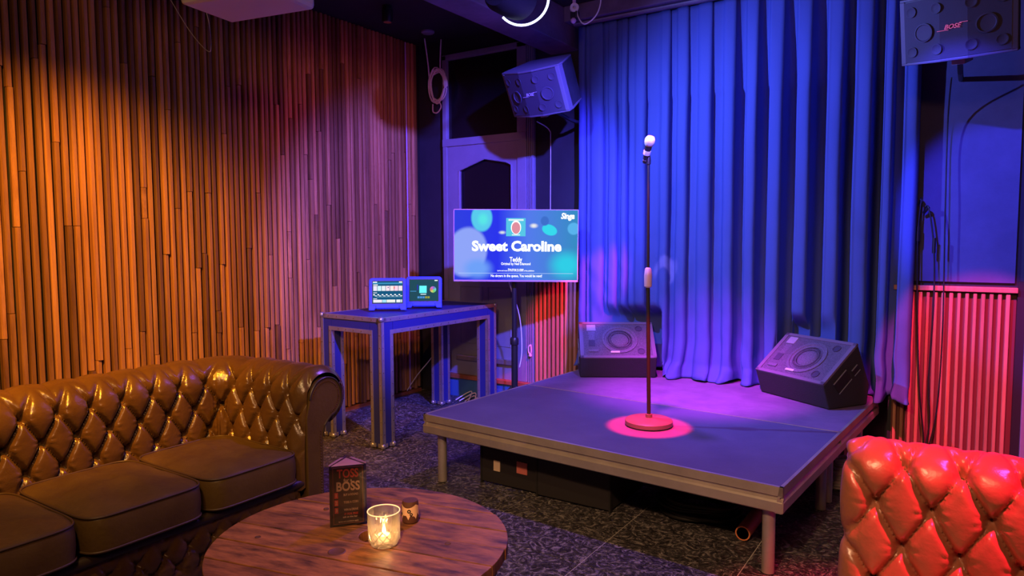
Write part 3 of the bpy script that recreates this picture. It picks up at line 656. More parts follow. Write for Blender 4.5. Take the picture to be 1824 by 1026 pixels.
# ---------------------------------------------------------------- wall speakers
def wall_speaker(loc, R, label, s=1.0, bm=None):
    t = empty('wall_speaker', loc, R=R); W, H, Dp = .50*s, .325*s, .27*s
    q = .055*s
    outl = [(-W/2, q), (-W*.12, .006), (W*.12, .006), (W/2, q), (W/2-.01, q+.05), (W/2-.07*s, Dp+q), (-W/2+.07*s, Dp+q), (-W/2+.01, q+.05)]
    B().prism(outl, H-.012, None, -H/2+.006).build('shell', M['spkside'], t, bevel=.006)
    face = [(-W/2-.004, q), (-W*.12, 0), (W*.12, 0), (W/2+.004, q), (W/2+.002, q+.055), (W/2-.07*s, Dp+q), (-W/2+.07*s, Dp+q), (-W/2-.002, q+.055)]
    for z in (H/2-.012, -H/2): B().prism(face, .014, None, z).build('end_cap', M['spk'], t, bevel=.004)
    for sx in (-1, 1): B().prism([(sx*(W/2+.004), q), (sx*(W/2-.022), q-.012), (sx*(W/2-.022), q+.03), (sx*(W/2+.002), q+.05)][::sx], H-.02, None, -H/2+.01).build('side_frame', M['spk'], t, bevel=.003)
    g = B().prism([(-W/2+.02, q-.012), (-W*.12, .001), (W*.12, .001), (W/2-.02, q-.012), (W/2-.02, q+.01), (-W/2+.02, q+.01)], H-.03, None, -H/2+.015).build('grille', M['spkgrille'], t)
    def ring(x, z, r, mm, hh=1):
        sl = math.atan2(q, W*.38); a = 0 if abs(x) < W*.12 else (sl if x > 0 else -sl); y = 0 if abs(x) < W*.12 else (abs(x)-W*.12)*q/(W*.38)*.86
        T = Matrix.Translation((x, y-.0035, z)) @ Matrix.Rotation(a, 4, 'Z') @ Matrix.Rotation(PI/2, 4, 'X')
        B().lathe([(r, -.001), (r, .004*hh), (r*.86, .005*hh), (r*.8, .001), (r*.35, -.0005), (.0001, -.0005)], 28, T).build('driver_cone', mm, g, smooth=40)
    for sx in (-1, 1):
        ring(sx*W*.27, -.01, .046*s, M['drv'])
        for sz in (-1, 1):
            ring(sx*W*.15, sz*H*.30, .026*s, M['drv2'], .35); ring(sx*W*.39, sz*H*.30, .026*s, M['drv2'], .35)
    text('badge', 'BOSE', .030*s, bm or M['logo'], g, TF(-.005, -.004, 0), .001, .0004, width=.075*s, shear=.35)
    B().box((-.045*s, -.004, -.0135*s), (.05*s, .002, .0025)).box((.045*s, -.004, .0135*s), (.035*s, .002, .0025)).build('badge_line', bm or M['logo'], g)
    B().box((0, .12, -H/2-.015), (.06, .09, .03)).box((0, .20, -H/2-.028), (.04, .12, .012)).build('bracket', M['paint'], t, bevel=.002)
    for sz in (-1, 1): B().box((W/2-.02, q+.055, sz*H*.33), (.012, .012, .014)).build('screw', M['chrome'], t)
    return tag(t, label, 'speaker', 'wall speakers at the curtain ends')
M['drv'] = mat('driver_large', (.062, .058, .11), .6, bump=.3, bscale=400)
M['drv2'] = mat('driver_small', (.053, .05, .095), .62, bump=.3, bscale=400)
M['logo'] = mat('speaker_logo', (.55, .52, .70), .4)
M['logo_redlit'] = mat('speaker_logo_redlit', (.95, .35, .40), .4, emit=(1, .05, .12), estr=.25)  # badge colour copied with red light painted in as a faint glow
k_ = .90
wsl = wall_speaker((-2.625, 4.227, 2.398), ortho(-.15, .477, .037), 'grey left wall speaker tilted down beside the dark door transom')
wsr = wall_speaker((-.125, 4.12, 2.425), ortho(-.235, .295, .03), 'right wall speaker high on the wall past the curtain end', 1.0, M['logo_redlit'])
for (x, z, xw) in ((-2.60, 2.30, -2.56), (-.12, 2.33, -.10)):
    b = B().tube([(x+.02, 4.47, z+.02), (xw, 4.7, z-.02), (xw, YB-.01, z-.02)], .014, 8).bb((xw-.04, YB-.012, z-.08), (xw+.04, YB, z+.04)).build('speaker_arm', M['blackpl'], None)
    b.parent = wsl if x < -1 else wsr; b.matrix_parent_inverse = (wsl if x < -1 else wsr).matrix_world.inverted()

# ---------------------------------------------------------------- tufted leather
def ease(t): t = max(0, min(1, t)); return t*t*(3-2*t)
def tuft(s, t, a, b, s0, t0, depth, tmin, tmax):
    """height of the padding at length s, profile t; buttons on a staggered lattice (a along, 2b between equal rows), rows limited to tmin..tmax"""
    U = ((s-s0)/a + (t-t0)/(2*b)); V = ((s-s0)/a - (t-t0)/(2*b))
    fu = abs(math.sin(PI*U)); fv = abs(math.sin(PI*V))
    def dome(p, q):
        d = min(p, q); return .62*(1-(1-min(1, d/.55))**2.4)+.38*math.sqrt(p*q)
    hh = dome(fu, fv)
    if t > tmax:     # pleats run straight over the roll from the last row of buttons
        k = round((tmax-t0)/b); off = (k % 2)*.5
        f = abs(math.sin(PI*((s-s0)/a-off))); q = ease((t-tmax)/(b*1.0)); h = hh*(1-q)+(.60+.40*f**.45)*q
    elif t < tmin:
        k = round((tmin-t0)/b); off = (k % 2)*.5
        f = abs(math.sin(PI*((s-s0)/a-off))); q = ease((tmin-t)/(b*.9)); h = hh*(1-q)+(.75+.25*f**.5)*q
    else: h = hh
    return depth*h
def buttons_of(s_lo, s_hi, a, b, s0, t0, tmin, tmax):
    out = []; k0 = math.ceil((tmin-t0)/b-1e-6); k1 = math.floor((tmax-t0)/b+1e-6)
    for k in range(k0, k1+1):
        off = (k % 2)*.5; i0 = math.ceil((s_lo-s0)/a-off); i1 = math.floor((s_hi-s0)/a-off)
        for i in range(i0, i1+1): out.append((s0+(i+off)*a, t0+k*b))
    return out
def tufted(name, m, parent, pos, s_rng, t_rng, ds, dt, a, b, s0, t0, depth, tmin, tmax, flip=1, well=.0135):
    """pos(s,t) -> Vector on the base surface; displaced along the normal"""
    ns = int((s_rng[1]-s_rng[0])/ds)+1; ntt = int((t_rng[1]-t_rng[0])/dt)+1
    btn = buttons_of(s_rng[0]+.03, s_rng[1]-.03, a, b, s0, t0, tmin, tmax)
    def nrm(s, t):
        e = .004; p = pos(s, t); du = pos(s+e, t)-p; dv = pos(s, t+e)-p; n_ = dv.cross(du); return p, (n_.normalized()*flip if n_.length > 0 else Vector((0, 0, 1)))
    vs = []
    for j in range(ntt):
        t = t_rng[0]+(t_rng[1]-t_rng[0])*j/(ntt-1)
        for i in range(ns):
            s = s_rng[0]+(s_rng[1]-s_rng[0])*i/(ns-1)
            p, n_ = nrm(s, t); h = tuft(s, t, a, b, s0, t0, depth, tmin, tmax); fe = min(1, (min(s-s_rng[0], s_rng[1]-s)+.004)/.045)**.5; fe = max(0, fe); h0 = h
            for (bs, bt) in btn:
                if abs(bs-s) < .06 and abs(bt-t) < .06:
                    r2 = (bs-s)**2+(bt-t)**2; h -= depth*.75*math.exp(-r2/(well**2))
                    an = math.atan2(t-bt, s-bs); rr = math.sqrt(r2); h += .0028*math.sin(an*9+bs*40)*math.exp(-((rr-.026)/.014)**2)
            h += .0012*noise.noise(Vector((s*30, t*30, 1)))
            vs.append(p+n_*(h*fe-(0 if fe > .99 else .0)))
    fs = [(j*ns+i, j*ns+i+1, (j+1)*ns+i+1, (j+1)*ns+i) for j in range(ntt-1) for i in range(ns-1)]
    if flip < 0: fs = [f[::-1] for f in fs]
    o = B().add(vs, fs).build(name, m, parent, smooth=180)
    me = B().lathe([(.0001, .006), (.006, .005), (.0085, .001), (.0085, -.003)], 10).mesh('button', M['button'], 60)
    for (bs, bt) in btn:
        p, n_ = nrm(bs, bt); bo = bpy.data.objects.new('button', me); COL.objects.link(bo); bo.parent = o
        bo.matrix_local = Matrix.Translation(p-n_*depth*.72) @ n_.to_track_quat('Z', 'Y').to_matrix().to_4x4()
    return o

# profile: d outward, z up, by arc length t measured from the seat
def make_profile(zlow, pts, c, r, a0, a1):
    P_ = [Vector(p) for p in pts]
    for k in range(25): a = math.radians(a0+(a1-a0)*k/24); P_.append(Vector((c[0]+r*math.cos(a), c[1]+r*math.sin(a))))
    L = [0]
    for i in range(1, len(P_)): L.append(L[-1]+(P_[i]-P_[i-1]).length)
    def at(t):
        t = max(0, min(L[-1]-1e-6, t)); i = 0
        while L[i+1] < t: i += 1
        f = (t-L[i])/(L[i+1]-L[i]+1e-9); return P_[i].lerp(P_[i+1], f)
    return at, L[-1], L, P_

sofa = empty('chesterfield_sofa', (0, 0, 0))
RC, RR = (.125, .675), .105
prof, PL, Ls, Pp = make_profile(0, [(0, .28), (0, .40), (.003, .48), (.010, .56), (.018, .62)], RC, RR, 172, -70)
# plan path of the inner face: near arm front -> back -> far arm front
XF, XB_, Y0, Y1 = -2.46, -3.045, .62, 2.045
def plan():
    r = .10; pts = []
    n1 = 20
    pts.append((XF, Y0)); pts.append((XB_+r, Y0))
    for k in range(1, 9): a = math.radians(-90-k*90/8); pts.append((XB_+r+r*math.cos(a), Y0+r+r*math.sin(a)))
    pts.append((XB_, Y1-r))
    for k in range(1, 9): a = math.radians(180-k*90/8); pts.append((XB_+r+r*math.cos(a), Y1-r+r*math.sin(a)))
    pts.append((XF, Y1)); return [Vector(p) for p in pts]
PLN = plan(); LL = [0]
for i in range(1, len(PLN)): LL.append(LL[-1]+(PLN[i]-PLN[i-1]).length)
def plan_at(s):
    s = max(0, min(LL[-1]-1e-6, s)); i = 0
    while LL[i+1] < s: i += 1
    f = (s-LL[i])/(LL[i+1]-LL[i]); return PLN[i].lerp(PLN[i+1], f)
def plan_n(s):
    a = plan_at(s-.012); b = plan_at(s+.012); t = (b-a).normalized(); return Vector((-t.y, t.x)) * (-1)  # outward (away from the seat)
_n = plan_n(LL[-1]*.5)
SG = 1 if _n.x < 0 else -1
def spos(s, t):
    p = plan_at(s); n_ = plan_n(s)*SG; q = prof(t); return Vector((p.x+n_.x*q.x, p.y+n_.y*q.x, q.y))
# button rows: z .70 / .60 / .50 on the back
def t_of(z):
    for k in range(400):
        t = k*PL/400
        if prof(t).y >= z: return t
T0 = t_of(.705); brow = .105
# along: back buttons at Y = 1.179 + .13 k -> s
s_back0 = (LL[1])+ (LL[9]-LL[1]); s_of_y = lambda y: LL[9]+(y-(Y0+.10))
S0 = s_of_y(1.179)
pad = tufted('padded_back', M['leather'], sofa, spos, (0, LL[-1]), (0, PL), .006, .0065, .1297, brow, S0, T0, .040, T0-2*brow-.001, T0+.001, flip=-1)
# outer carcass
def outer_path(d): return [plan_at(s)+plan_n(s)*SG*d for s in [LL[-1]*k/60 for k in range(61)]]
oc = B()
po = outer_path(.105); pi_ = outer_path(.02); n_ = len(po)
vs = [(p.x, p.y, z) for z in (.07, .60) for p in po+pi_]; m_ = 2*n_
fs = []
for i in range(n_-1):
    fs += [(i, n_+i, n_+i+1, i+1), (m_+i, m_+i+1, m_+n_+i+1, m_+n_+i), (i, i+1, m_+i+1, m_+i), (n_+i+1, n_+i, m_+n_+i, m_+n_+i+1)]
fs += [(0, m_, m_+n_, n_), (n_-1, m_-1, m_+m_-1, m_+n_-1)]
oc.add(vs, fs)
oc.build('carcass', M['leather2'], sofa)
# arm front facings (scroll shaped) with nails
for (yy, sg) in ((Y1, 1), (Y0, -1)):
    sh = [(.012, .07), (.012, .60)] + [(RC[0]+(RR-.012)*math.cos(math.radians(a)), RC[1]+(RR-.012)*math.sin(math.radians(a))) for a in range(176, -75, -10)] + [(.115, .55), (.105, .50), (.10, .07)]
    T = Matrix(((0, 0, 1, XF-.028), (sg, 0, 0, yy), (0, 1, 0, 0), (0, 0, 0, 1)))
    f_ = B().prism(sh, .034, T).build('arm_facing', M['leather2'], sofa, bevel=.004)
    pts = [Vector((XF+.006, yy+sg*d, z)) for d, z in sh]
    B().tube(smooth_path(pts[2:30], 2), .005, 6).build('piping', M['piping'], f_)
    nb = B()
    for a in range(170, -70, -7): nb.ball((XF+.007, yy+sg*(RC[0]+(RR-.03)*math.cos(math.radians(a))), RC[1]+(RR-.03)*math.sin(math.radians(a))), .0035, 6)
    for k in range(34): nb.ball((XF+.007, yy+sg*.088, .10+k*.013), .0035, 6)
    q = nb.build('nail_heads', M['nail'], f_); q['kind'] = 'stuff'
# seat base: rail + tufted front skirt
B().bb((XB_-.01, Y0, .08), (XF-.04, Y1, .315)).build('seat_base', M['leather2'], sofa)
B().tube([(XF-.02, Y0+.005, .310), (XF-.02, Y1-.005, .310)], .020, 12).build('front_rail', M['piping'], sofa, smooth=60)
SKF = -1
def skpos(s, t): return Vector((XF-.045+.015*math.sin(PI*min(1, t/.22)), Y0+.005+s, .085+t))
tufted('front_skirt', M['leather'], sofa, skpos, (0, Y1-Y0-.01), (0, .215), .008, .008, .10, .065, .03, .075, .022, .074, .142, flip=SKF)
for (x, y) in ((XF-.08, Y0+.0), (XF-.08, Y1-.0), (XB_-.04, Y0+.03), (XB_-.04, Y1-.03)): B().lathe([(.018, 0), (.03, .02), (.028, .06), (.02, .072)], 14, Matrix.Translation((x, y, 0))).build('bun_foot', M['tabledark'], sofa, smooth=50)
tag(sofa, 'brown buttoned chesterfield sofa with rolled arms along the slatted wall', 'sofa')
def cushion(y0, y1, label, seed):
    x0, x1, z0, z1 = XB_+.045, XF+.035, .338, .462; NX, NY = 40, 34; top = []; e = empty('seat_cushion', ((x0+x1)/2, (y0+y1)/2, z0))
    W2, H2 = (x1-x0)/2, (y1-y0)/2
    def edge(u, v):   # superellipse square
        p = 7; k = (abs(u)**p+abs(v)**p)**(1/p); m = max(abs(u), abs(v)); f = m/k if k > 0 else 1; return u*f, v*f
    vs = []; fs = []; prof_c = [(1.0, .0, 1), (1.0, .012, 1), (1.012, .05, 1), (1.010, .085, 1), (.998, .112, 1), (.985, .122, 1)]
    N = 120; loop = []
    for k in range(N):
        a = 2*PI*k/N; c, s_ = math.cos(a), math.sin(a); m = max(abs(c), abs(s_)); u, v = edge(c/m, s_/m); loop.append((u, v))
    h = z1-z0
    for sc_, z, _ in prof_c:
        for (u, v) in loop: vs.append((u*W2*sc_, v*H2*sc_, z/.122*h + .004*noise.noise(Vector((u*3+seed, v*3, z*9)))))
    nr = len(prof_c)
    for r_ in range(1, 15):
        f = 1-r_/15
        for (u, v) in loop:
            du, dv = u*f*.985, v*f*.985; crown = .036*(1-f**2.0)+.014*noise.noise(Vector((du*1.8+seed, dv*1.8, 0)))*(1-f**4)+.0025*noise.noise(Vector((du*7+seed, dv*7, 2)))
            vs.append((du*W2, dv*H2, h+crown))
    vs.append((0, 0, h+.026))
    tot = nr+14
    for r_ in range(tot-1):
        for k in range(N): fs.append((r_*N+k, r_*N+(k+1) % N, (r_+1)*N+(k+1) % N, (r_+1)*N+k))
    for k in range(N): fs.append(((tot-1)*N+k, (tot-1)*N+(k+1) % N, tot*N))
    fs.append(tuple(reversed(range(N))))
    B().add(vs, fs).build('cover', M['leather2'], e, smooth=180)
    B().tube([(u*W2*.992, v*H2*.992, h+.001) for (u, v) in loop], .0045, 6, True).build('top_piping', M['seam'], e, smooth=180)
    B().tube([(u*W2*1.004, v*H2*1.004, .006) for (u, v) in loop], .0045, 6, True).build('bottom_piping', M['seam'], e, smooth=180)
    return tag(e, label, 'cushion', 'seat cushions on the brown sofa')
cw = (Y1-Y0-.10)/3
cushion(Y1-.040-cw, Y1-.040, 'brown leather seat cushion nearest the flight-case table end of the sofa', 1)
cushion(Y1-.050-2*cw, Y1-.050-cw, 'middle brown leather seat cushion of the sofa', 5)
cushion(Y1-.060-3*cw, Y1-.060-2*cw, 'brown leather seat cushion at the left edge of the view', 9)

# right hand tufted chair
chair = empty('tufted_lounge_chair', (0, 0, 0))
CX0, CX1, CYF = -.285, .56, 2.165
cprof, CPL, _, _ = make_profile(0, [(0, .34), (0, .5), (0, .62), (.004, .70)], (.075, .715), .072, 172, 0)
def cpos(s, t):
    q = cprof(t); r = .035; x = CX0+s; y = 0
    if s < r: a = (1-s/r)*PI/2; x = CX0+r-r*math.sin(a); y = r-r*math.cos(a)
    L = CX1-CX0
    if s > L-r: a = (1-(L-s)/r)*PI/2; x = CX1-r+r*math.sin(a); y = r-r*math.cos(a)
    return Vector((x, CYF+q.x+y, q.y))
# make normals point outward: tufted() uses dv x du; here s runs +x, t up, so flip by mirroring the cross product sign
def tz(z):
    for k in range(400):
        t = k*CPL/400
        if cprof(t).y >= z: return t
CT0 = tz(.655)
tufted('padded_backrest', M['leatherr'], chair, (lambda s, t: cpos((CX1-CX0)-s, t)), (0, CX1-CX0), (0, CPL), .006, .0065, .135, .112, (CX1+.207) % .135, CT0, .036, CT0-2*.112-.001, CT0+.112+.001, well=.018)
B().bb((CX0+.006, CYF+.03, .30), (CX1-.006, CYF+.142, .715)).build('back_frame', M['leatherr'], chair, bevel=.02)
B().bb((CX0+.01, 1.62, .12), (CX1-.01, CYF+.14, .335)).build('seat_base', M['leatherr'], chair, bevel=.02)
B().bb((CX0+.02, 1.60, .335), (CX1-.02, CYF+.02, .44)).build('seat_pad', M['leatherr'], chair, bevel=.035)
for (x, y) in ((CX0+.05, 1.67), (CX1-.05, 1.67), (CX0+.05, 2.26), (CX1-.05, 2.26)): B().lathe([(.015, 0), (.024, .12)], 12, Matrix.Translation((x, y, 0))).build('leg', M['tabledark'], chair, smooth=50)
tag(chair, 'tan tufted leather chair back glowing under red light in front of the stage', 'chair')

# ---------------------------------------------------------------- cable-drum table
TCX, TCY, TR = -1.51, 1.459, .440
rtb = empty('round_drum_table', (TCX, TCY, 0), math.radians(12.5))
cut = B().cyl((.025, .035, .3), (.025, .035, .7), .048, 32).build('cutter', None)
edges = [-.46, -.372, -.257, -.142, -.027, .088, .203, .318, .46]
for i in range(8):
    y0, y1 = edges[i]+.0018, edges[i+1]-.0018; R_ = TR*(1+rng.uniform(-.006, .004))
    y0 = max(y0, -R_+.002); y1 = min(y1, R_-.002); poly = []
    for k in range(15):
        y = y0+(y1-y0)*k/14; poly.append((math.sqrt(max(0, R_*R_-y*y)), y))
    for k in range(15):
        y = y1+(y0-y1)*k/14; poly.append((-math.sqrt(max(0, R_*R_-y*y)), y))
    zt = .4995+rng.uniform(-.002, .0008)
    o = B().prism(poly, .034, None, zt-.034).build('plank', M['table'], rtb, bevel=.0022)
    if edges[i] < .083+.0 and edges[i+1] > -.013:
        bm = o.modifiers.new('hole', 'BOOLEAN'); bm.object = cut; bm.solver = 'EXACT'
        o.modifiers.move(1, 0)
cut.parent = rtb
bpy.context.view_layer.update()
dg = bpy.context.evaluated_depsgraph_get()
for o in [c for c in rtb.children if c.name.startswith('plank')]:
    if any(md.type == 'BOOLEAN' for md in o.modifiers):
        me = bpy.data.meshes.new_from_object(o.evaluated_get(dg)); o.modifiers.clear(); o.data = me
bpy.data.objects.remove(cut)
B().lathe([(.40, .432), (.42, .434), (.42, .4645)], 48).lathe([(.05, .36), (.20, .362), (.20, .434)], 32).build('under_ring', M['tabledark'], rtb, smooth=40)
B().lathe([(.145, .05), (.150, .052), (.150, .44)], 28).build('drum_core', M['tabledark'], rtb, smooth=40)
B().lathe([(.34, .005), (.36, .008), (.36, .045), (.34, .05)], 48).build('bottom_disc', M['table'], rtb, smooth=40)
for (bx, by) in ((-.017, -.10), (.26, .06), (-.30, -.10), (-.24, .16)):
    k = 1.0 if bx == -.017 else .35
    B().lathe([(.0001, .5002), (.020*k, .5002), (.023*k, .5016), (.026*k, .5004), (.026*k, .498)], 24, Matrix.Translation((bx, by, 0))).build('bolt_hole_disc', M['tabledark'], rtb, smooth=40)  # dark discs stand in for the shade inside bolt holes
tag(rtb, 'low round table made of reclaimed planks like a cable drum, candle on top', 'table')

# candle glass
gx, gy = -1.424, 1.468
cg = empty('candle_glass', (gx, gy, .5008))
N = 48; vs = []; fs = []; rows = [(0.036, 0), (.040, .004), (.042, .012), (.0445, .03), (.0465, .06), (.048, .078), (.0485, .100), (.0465, .1025), (.0445, .100), (.043, .078), (.0405, .055), (.0385, .03), (.036, .014), (.0001, .012)]
for r_i, (r, z) in enumerate(rows):
    for k in range(N):
        a = 2*PI*k/N; d = 0
        if 2 <= r_i <= 4:
            d = .0018*(abs(math.sin(a*6+z*40))-.5)+.0014*(abs(math.sin(a*6-z*40))-.5)
        vs.append(((r+d)*math.cos(a), (r+d)*math.sin(a), z))
rowsn = len(rows)
for i in range(rowsn-1):
    for k in range(N): fs.append((i*N+k, i*N+(k+1) % N, (i+1)*N+(k+1) % N, (i+1)*N+k))
fs.append(tuple(reversed(range(N))))
B().add(vs, fs).build('tumbler', M['glass'], cg)
fac = B()
for k in range(12):
    a = 2*PI*k/12; a2 = a+2*PI/12*1.6
    for (s_, e2) in ((a, a2), (a2, a)):
        fac.tube([(.0455*math.cos(s_+(e2-s_)*q/5), .0455*math.sin(s_+(e2-s_)*q/5), .016+.045*q/5) for q in range(6)], .0019, 5)
fac.build('cut_pattern', M['glass'], cg)
B().tube([(.0470*math.cos(2*PI*k/40), .0470*math.sin(2*PI*k/40), .1015) for k in range(40)], .0016, 6, True).build('rim', M['rimglow'] if 'rimglow' in M else M['candlelit'], cg, smooth=180)  # rim glows to imitate candlelight glinting on the glass edge
B().lathe([(.0001, .013), (.019, .013), (.0195, .015), (.0195, .028), (.018, .030), (.0001, .029)], 20).build('tealight', M['candlelit'], cg, smooth=40)
B().lathe([(.0001, .030), (.004, .034), (.0058, .040), (.0045, .048), (.002, .056), (.0001, .062)], 12).build('flame', M['flame'], cg, smooth=180)
light('candle_light', 'POINT', (gx, gy, .5008+.046), None, 1.0, (1.0, .48, .14), .008)
tag(cg, 'cut-glass tumbler with a lit tealight on the round table', 'candle holder')
# small dark shaker with printed wrap
jx, jy = -1.474, 1.640
jr = empty('small_shaker', (jx, jy, .5008))
B().lathe([(.0001, 0), (.025, 0), (.0262, .003), (.0262, .020), (.0262, .060), (.024, .068), (.0001, .069)], 28).build('body', M['shk'] if 'shk' in M else M['tabledark'], jr, smooth=40)
wr = B(); vs = []; fs = []; NN = 40
for k in range(NN+1):
    a = -PI*1.0+2.0*PI*k/NN
    zt_ = .060-.010*abs(math.cos((a+1.2)*1.5))-.0*k; zb = .022+.006*math.sin(a*7)+.004*math.sin(a*13)
    vs += [(.0268*math.cos(a), .0268*math.sin(a), zb), (.0268*math.cos(a), .0268*math.sin(a), zt_)]
for k in range(NN): fs.append((2*k, 2*k+2, 2*k+3, 2*k+1))
M['wrap'] = mat('cream_wrap', (.80, .50, .30), .6)
wr.add(vs, fs).build('paper_wrap', M['wrap'], jr)
for (a, z, r) in ((-2.6, .046, .0065), (-1.0, .040, .006), (-2.2, .028, .005), (-.75, .030, .005)):
    T = Matrix.Translation((.0272*math.cos(a), .0272*math.sin(a), z)) @ Vector((math.cos(a), math.sin(a), 0)).to_track_quat('Z', 'Y').to_matrix().to_4x4()
    B().lathe([(r*.45, -.001), (r*.45, .0006), (r, .0006), (r, -.001)], 14, T).build('print_mark', M['black'], jr)
tag(jr, 'tiny dark shaker with a cream printed wrap behind the candle glass', 'shaker')
# triangular menu holder
pa = Vector((-1.648, 1.466, 0)); pb_ = Vector((-1.578, 1.548, 0)); W_ = (pb_-pa).length; rzm = math.atan2(pb_.y-pa.y, pb_.x-pa.x)
mh = empty('menu_holder', (pa.x, pa.y, .5008), rzm)
tri = [(0, 0), (W_, 0), (W_/2, W_*.80)]; H_ = .198
B().prism([(-.003, -.002), (W_+.003, -.002), (W_/2, W_*.84)], H_+.002, None, 0).build('acrylic_sleeve', M['acrylic'], mh)
M['card'] = mat('menu_card', (.045, .016, .012), .5); M['cardred'] = mat('menu_red', (.95, .10, .08), .5); M['cardcream'] = mat('menu_cream', (.97, .66, .55), .5); M['cardlit'] = mat('menu_top_lit_pink', (.95, .50, .46), .6)
M['cardedge'] = mat('menu_border', (.45, .10, .07), .5)
cdp = B().prism([(.004, .003), (W_-.004, .003), (W_/2, W_*.74)], H_-.012, None, .004).build('menu_card', M['card'], mh)
B().add([(.002, .002, H_-.006), (W_-.002, .002, H_-.006), (W_/2, W_*.76, H_-.006), (W_*.5, W_*.25, H_-.002)], [(0, 1, 3), (1, 2, 3), (2, 0, 3), (2, 1, 0)]).build('folded_top', M['cardlit'], mh)  # pale pink colour stands in for bright light on the top
def mt(s, size, x, z, m, width=None, off=0): return text('lettering', s, size, m, cdp, TF(x, .0022, z), .0003, off, width=width)
bd = B()
for (x0, x1, z0, z1) in ((.008, W_-.008, .006, .0072), (.008, W_-.008, .186, .1872), (.008, .0092, .006, .187), (W_-.0092, W_-.008, .006, .187)): bd.bb((x0, .0018, z0), (x1, .0028, z1))
bd.build('border', M['cardedge'], cdp)
mt('TOSS', .038, W_/2, .165, M['cardred'], .066, .001); mt('for a', .014, W_/2, .1445, M['cardcream'], .026, .0003); mt('BOSS', .040, W_/2, .124, M['cardcream'], .072, .0012)
for k, (n1, s1) in enumerate((('1', 'BUY A ROUND'), ('2', 'TOSS A COIN'), ('3', 'WIN & DRINK'))):
    z = .098-.024*k; B().bb((.012, .0016, z-.009), (.023, .0026, z+.009)).build('number_block', M['cardred'], cdp); mt(n1, .015, .0175, z, M['cardcream'], None, .0002).location.y = -.0006
    mt(s1, .010, W_*.58, z, M['cardcream'], .045, .0002)
mt('IT FOR FREE', .009, W_*.58, .036, M['cardred'], .042, .0002); mt('ask at the bar', .008, W_*.55, .027, M['cardcream'], .045, .0001); mt('terms and conditions apply', .007, W_*.5, .013, M['cardcream'], .062, .0001)
tag(mh, 'three-sided clear menu holder reading TOSS BOSS on the round table', 'menu holder')

# ---------------------------------------------------------------- under the stage
def floor_case(name, x0, x1, y0, y1, h, label, rz=0):
    e = empty(name, ((x0+x1)/2, (y0+y1)/2, 0), rz); a, b = (x1-x0)/2, (y1-y0)/2
    B().bb((-a, -b, .01), (a, b, h)).build('body', M['blackpl'] if False else M['casem'], e, bevel=.006)
    B().bb((-a-.003, -b-.003, h*.72), (a+.003, b+.003, h*.74)).build('lid_seam', M['black'], e)
    for sx in (-1, 1): B().bb((sx*a-.006*sx, -b-.004, .0), (sx*a+.004*sx, -b+.02, h)).build('corner_trim', M['black'], e)
    return tag(e, label, 'equipment case', 'black cases under the stage')
M['casem'] = mat('black_case_board', (.022, .019, .022), .6)
c1 = floor_case('equipment_case', -2.32, -1.945, 3.19, 3.60, .285, 'black case with two stickers under the front stage edge, left one')
q1 = B().bb((-.10, -.2105, .085), (-.058, -.205, .145)).build('sticker', M['sticker'], c1); q1['label'] = 'small cream sticker'
q2 = B().bb((.055, -.2105, .102), (.122, -.205, .168)).build('sticker', M['stickerr'], c1); q2['label'] = 'square red sticker'
for ch in c1.children:
    if ch.name.startswith('sticker'): ch.data.transform(Matrix.Rotation(.02, 4, 'Y'))
floor_case('equipment_case', -1.935, -1.50, 3.17, 3.60, .285, 'plain black case under the stage, right of the stickered one')
cc = empty('coiled_cable', (-1.12, 3.42, 0))
cb = B(); pts = []
for k in range(260):
    a = 2*PI*k/36; r = .15+.012*math.sin(k*.31)+.015*math.sin(k*.11); pts.append((r*1.25*math.cos(a), r*math.sin(a), .014+.012*k/36+.004*math.sin(k*.7)))
cb.tube(pts, .010, 7).build('coil', M['cablegloss'] if 'cablegloss' in M else M['cable_b'], cc, smooth=180)
tag(cc, 'coiled black cable lying in the dark under the stage', 'cable')
tbp = empty('cardboard_tube', (-.846, 3.207, .045)); Rt = Matrix.Rotation(math.radians(-75), 4, 'X')
B().lathe([(.028, 0), (.034, 0), (.034, -.30), (.028, -.30), (.028, 0)], 24).xf(Matrix.Rotation(math.radians(90), 4, 'X')).build('tube_wall', M['orange'], tbp, smooth=40)
B().lathe([(.0001, -.003), (.020, -.002), (.028, -.004), (.028, -.02)], 20).xf(Matrix.Rotation(math.radians(90), 4, 'X')).build('end_plug', M['orange'], tbp, smooth=40)
tbp.location.z = .036
tag(tbp, 'end of an orange-brown tube lying under the stage near the front leg', 'tube')
hs = empty('ribbed_hose', (-.565, 4.20, 0)); hb = B()
prf = []
for k in range(11): z = .012+k*.0155; r = .058-.002*k+.006*math.sin(k*1.3); prf.append([( (r)*math.cos(2*PI*j/28), (r)*math.sin(2*PI*j/28), z+.003*math.sin(j)) for j in range(28)])
for pz in prf: hb.tube(pz, .0095, 6, True)
hb.build('hose_coil', M['rope'], hs, smooth=180)
tag(hs, 'pale coiled hose stacked behind the stage leg on the right', 'hose')
pl = B().bb((-.60, 4.32, 0), (-.58, 4.60, .28)).build('plywood_sheet', M['ply']); tag(pl, 'upright plywood sheet under the rear right of the stage', 'plywood')

